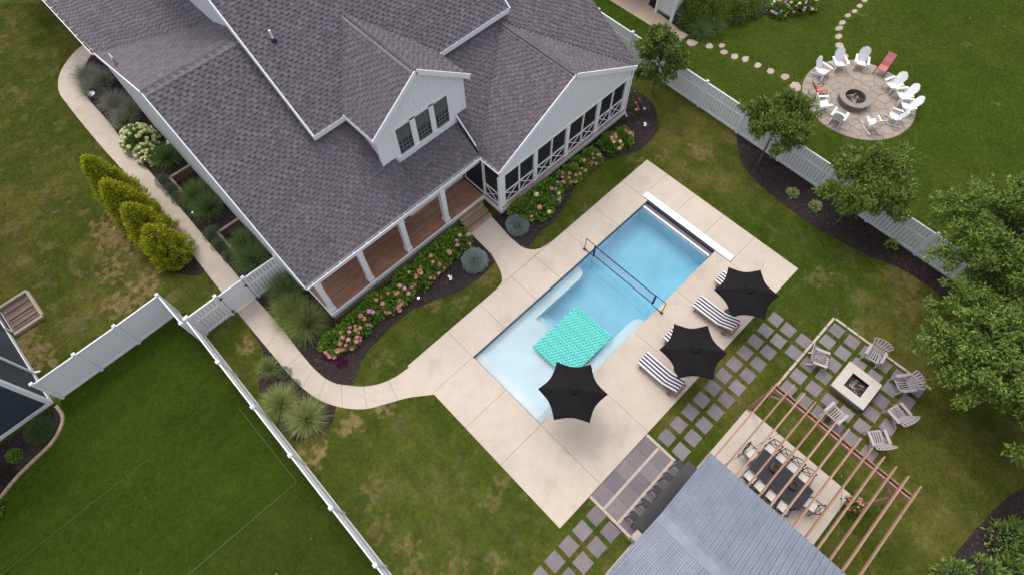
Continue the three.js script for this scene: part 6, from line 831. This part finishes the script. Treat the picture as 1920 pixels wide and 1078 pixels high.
grassClump('fountain_grass', 'yellow green fountain grass clump at the lawn end of the gate bed', [-1.92, -11.05], 0.78, 0.75, 1700, gd, gy_, 204); grassClump('fountain_grass', 'yellow green fountain grass clump against the privacy fence', [-2.4, -12.4], 0.7, 0.7, 1500, gd, gy_, 205); grassClump('fountain_grass', 'small fountain grass clump at the top of the gate bed', [-1.85, -14.2], 0.4, 0.45, 800, gd, ge, 206); grassClump('daylily_clump', 'arching daylily clump at the end of the neighbour walk', [29.4, -14.05], 0.75, 0.75, 700, gd, [[0.06, 0.10, 0.03], [0.08, 0.12, 0.035]], 207, undefined, 0.02); grassClump('daylily_clump', 'second daylily clump below the tall dark shrubs', [30.2, -13.6], 0.7, 0.7, 650, gd, [[0.06, 0.10, 0.03], [0.08, 0.12, 0.035]], 208, undefined, 0.02);
// lavender-like sage with purple spikes
const pu0 = [[0.075, 0.11, 0.03], [0.09, 0.125, 0.035]], pu1 = [[0.22, 0.17, 0.235], [0.19, 0.145, 0.205], [0.13, 0.16, 0.06], [0.26, 0.21, 0.27], [0.11, 0.15, 0.045]];
[[0.6, -37.2, .7, 'purple sage clump at the bend of the walk'], [1.1, -36.3, .6, 'purple sage clump against the wall at the bend'], [0.35, -36.1, .55, 'purple sage clump touching the walk edge below the bend'], [0.75, -34.0, .75, 'large purple sage clump between the bend and the pale hydrangea'], [1.1, -32.9, .7, 'purple sage clump against the wall above the pale hydrangea'], [0.55, -32.4, .65, 'purple sage clump touching the pale lime hydrangea']].forEach(([x, z, R, l], i) => grassClump('sage_clump', l, [x, z], R, 0.75, 800, pu0, pu1, 220 + i, 'purple sage clumps by the side wall', 0.024));
// feathery green shrubs and grey mounds by the side wall
[[0.95, -28.35, .6, 'feathery green shrub below the pale hydrangea'], [0.75, -24.9, .6, 'feathery green shrub spilling from the upper window well'], [0.85, -23.8, .65, 'feathery green shrub between the two window wells'], [1.0, -20.5, .55, 'feathery green shrub inside the lower window well edge'], [0.75, -19.5, .75, 'large feathery green shrub beside the fence panel']].forEach(([x, z, R, l], i) => grassClump('feathery_shrub', l, [x, z], R, 0.8, 1300, [[0.06, 0.085, 0.022], [0.065, 0.095, 0.025]], [[0.085, 0.125, 0.04], [0.07, 0.11, 0.035], [0.105, 0.145, 0.055]], 240 + i, 'feathery shrubs by the side wall', 0.028));
[[-0.02, -27.1, .42, 'grey green mound beside the upper window well corner'], [0.0, -26.3, .42, 'middle grey green mound of three by the upper window well'], [0.05, -25.5, .44, 'lowest grey green mound of three by the upper window well'], [0.08, -22.35, .42, 'grey green mound at the lower window well corner'], [0.02, -21.5, .40, 'grey green mound beside the lower window well wall'], [0.0, -20.6, .32, 'smallest grey green mound below the lower window well']].forEach(([x, z, R, l], i) => mound('grey_mound', l, 'shrub', [x, z], R, 0.5, { n: 1500, len: 0.07, wid: 0.016, cols: [[0.085, 0.115, 0.070], [0.105, 0.135, 0.09], [0.065, 0.09, 0.052]], seed: 260 + i, up: 0.7, group: 'grey green mounds along the walk' }));
for (const [x, z, i] of [[-1.45, -13.55, 0], [-1.5, -12.8, 1]]) mound('grey_mound', i ? 'small grey green mound behind the rusty ornament' : 'small grey green mound at the walk edge of the gate bed', 'shrub', [x, z], 0.3, 0.32, { n: 700, len: 0.08, wid: 0.016, cols: [[0.075, 0.11, 0.055], [0.095, 0.13, 0.07]], seed: 270 + i, up: 0.6 });
// golden arborvitae
[[-1.95, -26.9, 1.05, 3.7, 'tall golden arborvitae at the far end of the row'], [-2.0, -25.4, 1.1, 3.3, 'golden arborvitae second from the far end of the row'], [-1.95, -23.9, 1.1, 2.9, 'golden arborvitae second from the gate end of the row'], [-1.88, -22.45, 1.1, 2.5, 'broad golden arborvitae nearest the gate']].forEach(([x, z, R, H, l], i) => {
  const r = rng(280 + i), t = thing('arborvitae', l, 'evergreen', [x, 0, z], 0, 'golden arborvitae along the walk'), L = new Leaves();
  for (let k = 0; k < 560; k++) { const u = Math.pow(r(), 0.85), y = u * H, a = r() * 6.283, rr = R * Math.pow(1 - u, 0.62) * (0.66 + 0.55 * vn(a * 2.6, y * 1.7, 5 + i)) * Math.min(1, 0.45 + u * 5), c = V(Math.cos(a) * rr, y + 0.08, Math.sin(a) * rr), o = V(Math.cos(a), 0.75, Math.sin(a)).normalize(), tone = 0.72 + 0.55 * r(); for (let q = 0; q < 30; q++) { const p = c.clone().add(rdir(r).multiplyScalar(0.11)).addScaledVector(o, (r() - 0.7) * 0.26); L.leaf(p, o.clone().add(rdir(r).multiplyScalar(0.75)).normalize(), 0.085 + r() * 0.05, 0.035 + r() * 0.02, tint([[0.20, 0.205, 0.010], [0.25, 0.245, 0.012], [0.15, 0.17, 0.010], [0.10, 0.125, 0.010]], r).map((w) => w * tone), r, 0.1); } }
  part('trunk', cyl(0.07, 0.02, H * 0.8, 0, 0, 0, 7), M.bark, t); leafPart('foliage', L, M.leaf, t);
});
// hedge shrubs, boxwoods, small accents
[[29.9, -15.0, 1.1, 1.3], [31.0, -14.3, 1.15, 1.4], [32.2, -13.7, 1.1, 1.3], [33.2, -13.4, 1.0, 1.2], [30.6, -16.0, 1.1, 1.5], [32.0, -15.2, 1.2, 1.6]].forEach(([x, z, R, H], i) => mound('hedge_shrub', 'dense dark green shrub in the far bed beyond the tan walk', 'shrub', [x, z], R, H, { n: 2600, len: 0.12, wid: 0.065, cols: [[0.062, 0.096, 0.016], [0.080, 0.116, 0.020], [0.048, 0.078, 0.013], [0.11, 0.135, 0.028]], seed: 300 + i, group: 'dark shrubs in the far bed' }));
mound('boxwood', 'round boxwood at the corner of the dark blue house', 'shrub', [-10.42, -18.62], 0.62, 0.8, { n: 2600, len: 0.055, wid: 0.032, cols: [[0.036, 0.066, 0.018], [0.046, 0.078, 0.022], [0.028, 0.052, 0.014]], seed: 320 }); mound('boxwood', 'small green shrub beside the wall of the dark blue house', 'shrub', [-11.7, -18.45], 0.3, 0.4, { n: 700, len: 0.07, wid: 0.045, cols: HG, seed: 321 }); mound('smoke_shrub', 'dark purple shrub inside the stone edging', 'shrub', [-12.3, -17.95], 0.4, 0.45, { n: 900, len: 0.07, wid: 0.045, cols: [[0.03, 0.018, 0.02], [0.024, 0.03, 0.018]], seed: 322 }); mound('edging_shrub', 'leafy green shrub outside the stone edging', 'shrub', [-13.35, -16.85], 0.45, 0.5, { n: 500, len: 0.14, wid: 0.08, cols: HG, seed: 323 });
for (const [x, z, i] of [[0.42, -12.9, 0], [0.7, -12.2, 1]]) mound('purple_heuchera', i ? 'purple ruffled plant closer to the small lawn' : 'purple ruffled plant closer to the fountain grass', 'plant', [x, z], 0.24, 0.22, { n: 420, len: 0.07, wid: 0.06, cols: [[0.085, 0.012, 0.055], [0.12, 0.018, 0.075], [0.05, 0.010, 0.035]], seed: 330 + i, stem: false, group: 'purple plants in the porch bed' });
for (const [x, z, i] of [[23.08, -3.2, 0], [23.2, -1.9, 1]]) mound('hosta', i ? 'pale variegated hosta next to the wide young tree' : 'pale variegated hosta between the two trees', 'plant', [x, z], 0.3, 0.26, { n: 380, len: 0.11, wid: 0.055, cols: [[0.22, 0.25, 0.10], [0.32, 0.33, 0.18], [0.12, 0.17, 0.06]], seed: 340 + i, stem: false, group: 'variegated hostas in the fence bed' }); mound('golden_plant', 'small golden leafed plant by itself in the fence bed', 'plant', [23.82, 1.98], 0.26, 0.3, { n: 90, len: 0.15, wid: 0.08, cols: [[0.26, 0.26, 0.035], [0.18, 0.22, 0.03], [0.13, 0.18, 0.03]], seed: 345, stem: false });
[[12.0, 11.15, .75], [12.9, 11.9, .8], [13.7, 12.5, .7], [14.75, 11.95, .8], [15.2, 12.1, .6]].forEach(([x, z, R], i) => mound('laurel_shrub', ['bright green broad leafed shrub at the lawn edge of the corner bed', 'bright green broad leafed shrub second in the corner bed', 'bright green broad leafed shrub deepest in the corner bed', 'green broad leafed shrub alone on the bare mulch', 'small green shrub behind the one on bare mulch'][i], 'shrub', [x, z], R, 1.1, { n: 520, len: 0.21, wid: 0.085, cols: [[0.105, 0.150, 0.035], [0.13, 0.175, 0.045], [0.08, 0.125, 0.028], [0.06, 0.10, 0.024]], seed: 350 + i, up: 0.55 }));
// pot of flowers at the pergola post
{ const t = thing('flower_planter', 'tall pot of red and pink flowers at the pergola post', 'planter', [11.55, 0.03, 6.98]); part('pot', new THREE.LatheGeometry([[0.0, 0], [0.14, 0], [0.2, 0.34], [0.23, 0.46], [0.2, 0.46], [0.18, 0.4], [0, 0.4]].map((p) => new THREE.Vector2(...p)), 18), mat([0.06, 0.05, 0.05], 0.7), t); const r = rng(9), L = new Leaves(); for (let i = 0; i < 520; i++) { const d = rdir(r); d.y = Math.abs(d.y); L.leaf(V(d.x * 0.3 * r(), 0.46 + d.y * 0.34 * r(), d.z * 0.3 * r()), d.clone().add(rdir(r).multiplyScalar(0.7)).normalize(), 0.11, 0.07, tint(HG, r), r); } leafPart('foliage', L, M.leaf, t); for (let i = 0; i < 26; i++) { const d = rdir(r), f = same('flower_head', heads[i % 3 ? 'rose' : 'red'], M.petal, t); f.position.set(d.x * 0.34, 0.56 + Math.abs(d.y) * 0.28, d.z * 0.34); f.scale.setScalar(0.035 + r() * 0.02); } }
// ---------------------------------------------------------------- window wells by the side wall
const WELLS = [[0.36, 1.74, -27.12, -25.32], [0.34, 1.74, -22.22, -20.42]];
WELLS.forEach(([x0, x1, z0, z1], k) => { const w = thing('window_well', k ? 'sunken timber window well with grey mounds, closer to the gate' : 'sunken timber window well below the pale hydrangea', 'window well', [0, 0, 0], 0, 'timber window wells by the side wall'), tm = [[0.21, 0.15, 0.10], [0.17, 0.125, 0.085], [0.24, 0.175, 0.12]].map((c) => mat(c, 0.9, { map: T.wood })); for (let i = 0; i < 6; i++) { const y = -0.62 + i * 0.115; part('timber', bb(x0 - 0.06, x1, y, y + 0.11, z0 - 0.07, z0 + 0.03), tm[i % 3], w); part('timber', bb(x0 - 0.06, x0 + 0.035, y, y + 0.11, z0 + 0.032, z1 - 0.032), tm[(i + 1) % 3], w); part('timber', bb(x0 - 0.06, x1, y, y + 0.11, z1 - 0.03, z1 + 0.07), tm[(i + 2) % 3], w); } part('cap_board', [bb(x0 - 0.08, x1, 0.072, 0.10, z0 - 0.08, z0 + 0.05)], mat([0.34, 0.27, 0.21], 0.85, { map: T.wood }), w); part('cap_board', [bb(x0 - 0.08, x0 + 0.06, 0.072, 0.098, z0 + 0.052, z1 + 0.08)], mat([0.36, 0.29, 0.23], 0.85, { map: T.wood }), w); part('well_floor', bb(x0, x1 + 0.1, -0.66, -0.6, z0, z1), mat([0.06, 0.06, 0.045], 0.95, { map: T.mulch }), w); });
// ---------------------------------------------------------------- small ornaments
function butterfly(label, [x, z], y, t, c = [0.75, 0.76, 0.80]) { const b = thing('garden_ornament', label, 'ornament', [x, 0.02, z], t), m = mat(c, 0.4); part('stake', rod([0, 0, 0], [0, y, 0], 0.006), M.steel, b); for (const s of [-1, 1]) part('wing', plate([[0, y, -0.05], [s * 0.13, y + 0.07, -0.11], [s * 0.15, y + 0.06, 0.0], [s * 0.07, y + 0.03, 0.02], [s * 0.10, y + 0.04, 0.10], [0, y, 0.06]], 0.006), m, b); part('body', rod([0, y + 0.005, -0.06], [0, y + 0.005, 0.07], 0.01), M.black, b); }
butterfly('white butterfly stake on the mulch past the screened porch', [21.1, -11.5], 0.25, 0.6); butterfly('white butterfly stake in front of the porch hydrangeas', [7.0, -11.85], 0.25, 1.2); butterfly('white butterfly stake by the wall near the pale hydrangea', [1.3, -30.5], 0.5, 0.3); butterfly('small white butterfly stake by the wall below the pale hydrangea', [1.45, -28.9], 0.45, 0.8);
{ const p = thing('pinwheel', 'silver garden pinwheel at the walk edge among purple sage', 'pinwheel', [0.12, 0.02, -35.2]); part('stake', rod([0, 0, 0], [0, 0.6, 0], 0.012), M.steel, p); for (let k = 0; k < 8; k++) part('vane', plate([[0, 0.6, 0], [Math.cos(k * 0.785) * 0.24, 0.64, Math.sin(k * 0.785) * 0.24], [Math.cos(k * 0.785 + 0.5) * 0.2, 0.58, Math.sin(k * 0.785 + 0.5) * 0.2]], 0.004), mat([0.78, 0.78, 0.82], 0.25, { metalness: 0.4 }), p); }
[[5.2, -12.1, 'pale glass solar light at the bed edge before the porch'], [22.0, -12.3, 'small solar light near the roses'], [-0.02, -28.9, 'small solar light beside the walk under the pale hydrangea'], [0.05, -24.0, 'small solar light beside the walk between the window wells']].forEach(([x, z, l]) => { const s = thing('solar_light', l, 'solar light', [x, 0.02, z]); part('stake', rod([0, 0, 0], [0, 0.2, 0], 0.012), M.steel, s); part('lens', new THREE.SphereGeometry(0.07, 12, 8).translate(0, 0.24, 0), mat([0.42, 0.52, 0.55], 0.15), s); part('cap', cyl(0.08, 0.05, 0.025, 0, 0.29, 0, 14), M.steel, s); });
{ const o = thing('metal_pig', 'rusty metal animal ornament between the yellow fountain grasses', 'ornament', [-1.98, 0.02, -11.72], 0.6), m = mat([0.14, 0.055, 0.035], 0.8); part('body', new THREE.SphereGeometry(0.17, 14, 10).scale(1.25, 0.8, 0.85).translate(0, 0.34, 0), m, o); part('head', new THREE.SphereGeometry(0.09, 12, 8).translate(0.22, 0.42, 0), m, o); for (const a of [-1, 1]) { part('ear', bx(0.04, 0.07, 0.03, 0.2, 0.51, a * 0.05), mat([0.45, 0.35, 0.28], 0.8), o); for (const b of [-1, 1]) part('leg', rod([b * 0.12, 0, a * 0.08], [b * 0.1, 0.28, a * 0.07], 0.02), m, o); } }
// ---------------------------------------------------------------- grass blades over the lawns in view
{
  const r = rng(77), pos = []; for (let k = 0; k < 9; k++) { const a = k * 0.7 + r() * 0.5, l = 0.4 + r() * 0.6, h = 0.014 + r() * 0.020, x = Math.cos(a) * 0.035 * r(), z = Math.sin(a) * 0.035 * r(), tx = x + Math.cos(a) * l * 0.05, tz = z + Math.sin(a) * l * 0.05, w = 0.0065; pos.push(x - Math.sin(a) * w, 0, z + Math.cos(a) * w, tx, h, tz, x + Math.sin(a) * w, 0, z - Math.cos(a) * w); }
  const g = new THREE.BufferGeometry(); g.setAttribute('position', new THREE.Float32BufferAttribute(pos, 3)); g.computeVertexNormals(); { const n = g.attributes.normal, p = g.attributes.position; for (let i = 0; i < n.count; i += 3) if (n.getY(i) < 0) { const q = [p.getX(i + 1), p.getY(i + 1), p.getZ(i + 1)]; p.setXYZ(i + 1, p.getX(i + 2), p.getY(i + 2), p.getZ(i + 2)); p.setXYZ(i + 2, ...q); } g.computeVertexNormals(); } g.setAttribute('uv', new THREE.Float32BufferAttribute(new Float32Array(pos.length / 3 * 2), 2));
  const N = 420000, im = new THREE.InstancedMesh(g, soft([1, 1, 1], 0.9, { side: THREE.DoubleSide, specularIntensity: 0.12 }), N), A = [[-2.5, -50], [49, 0.5], [15.5, 15], [-17, -14]], m = new THREE.Matrix4(), q = new THREE.Quaternion(), c = new THREE.Color(), up = V(0, 1, 0), sc = V(1, 1, 1), ps = V(0, 0, 0);
  const blocked = new Map(); for (const [x, z, e] of paverRects) for (let i = Math.floor(x - e); i <= Math.floor(x + e); i++) for (let j = Math.floor(z - e); j <= Math.floor(z + e); j++) { const k = i + ',' + j; if (!blocked.has(k)) blocked.set(k, []); blocked.get(k).push([x, z, e]); }
  // a coarse map of bare ground speeds the sowing up
  const CS = 0.25, W = 300, H = 290, bare = new Uint8Array(W * H), X0 = -20, Z0 = -52; for (let j = 0; j < H; j++) for (let i = 0; i < W; i++) bare[j * W + i] = noGrass(X0 + (i + 0.5) * CS, Z0 + (j + 0.5) * CS) ? 1 : 0;
  let n = 0, guard = 0; while (n < N && guard++ < 3e6) { const x = -17 + r() * 66, z = -50 + r() * 65; if (!inPoly(x, z, A)) continue; const i = Math.floor((x - X0) / CS), j = Math.floor((z - Z0) / CS); if (i > 0 && j > 0 && i < W - 1 && j < H - 1) { const s = bare[j * W + i] + bare[j * W + i + 1] + bare[j * W + i - 1] + bare[(j + 1) * W + i] + bare[(j - 1) * W + i]; if (s === 5) continue; if (s > 0 && noGrass(x, z)) continue; } const bl = blocked.get(Math.floor(x) + ',' + Math.floor(z)); if (bl && bl.some(([a, b, e]) => Math.abs(x - a) < e && Math.abs(z - b) < e)) continue;
    q.setFromAxisAngle(up, r() * 6.283); const s = 0.8 + r() * 0.7; m.compose(ps.set(x, 0, z), q, sc.set(s * 1.15, s, s * 1.15)); im.setMatrixAt(n, m); const k = 0.78 + r() * 0.9, L = lawn(x, z); im.setColorAt(n, c.setRGB(L[0] * k, L[1] * k, L[2] * k)); n++; }
  im.count = n; im.name = 'lawn_grass'; im.userData = { kind: 'stuff', label: 'short mown grass blades covering the lawns', category: 'grass' }; im.receiveShadow = true; scene.add(im);
}
{   // a few fallen leaves and petals on the grass
  const r = rng(41), g = new THREE.BufferGeometry(); g.setAttribute('position', new THREE.Float32BufferAttribute([-0.03, 0, 0, 0.005, 0.008, 0.02, 0.035, 0, 0, -0.03, 0, 0, 0.035, 0, 0, 0.0, 0.01, -0.02], 3)); g.computeVertexNormals(); g.setAttribute('uv', new THREE.Float32BufferAttribute(new Float32Array(12), 2));
  const N = 260, im = new THREE.InstancedMesh(g, soft([1, 1, 1], 0.9, { side: THREE.DoubleSide }), N), m = new THREE.Matrix4(), q = new THREE.Quaternion(), c = new THREE.Color(); let n = 0; while (n < N) { const x = -15 + r() * 60, z = -46 + r() * 58; if (noGrass(x, z)) continue; q.setFromEuler(new THREE.Euler(r() * 0.4, r() * 6.28, r() * 0.4)); const s = 0.5 + r() * 1.0; m.compose(V(x, 0.035, z), q, V(s, s, s)); im.setMatrixAt(n, m); const t = r(); im.setColorAt(n++, t < 0.4 ? c.setRGB(0.30, 0.17, 0.08) : t < 0.7 ? c.setRGB(0.36, 0.33, 0.22) : c.setRGB(0.20, 0.22, 0.06)); }
  im.name = 'fallen_leaves'; im.userData = { kind: 'stuff', label: 'scattered dry leaves lying on the lawns', category: 'leaves' }; shade(im); scene.add(im);
}
renderer.render(scene, camera);
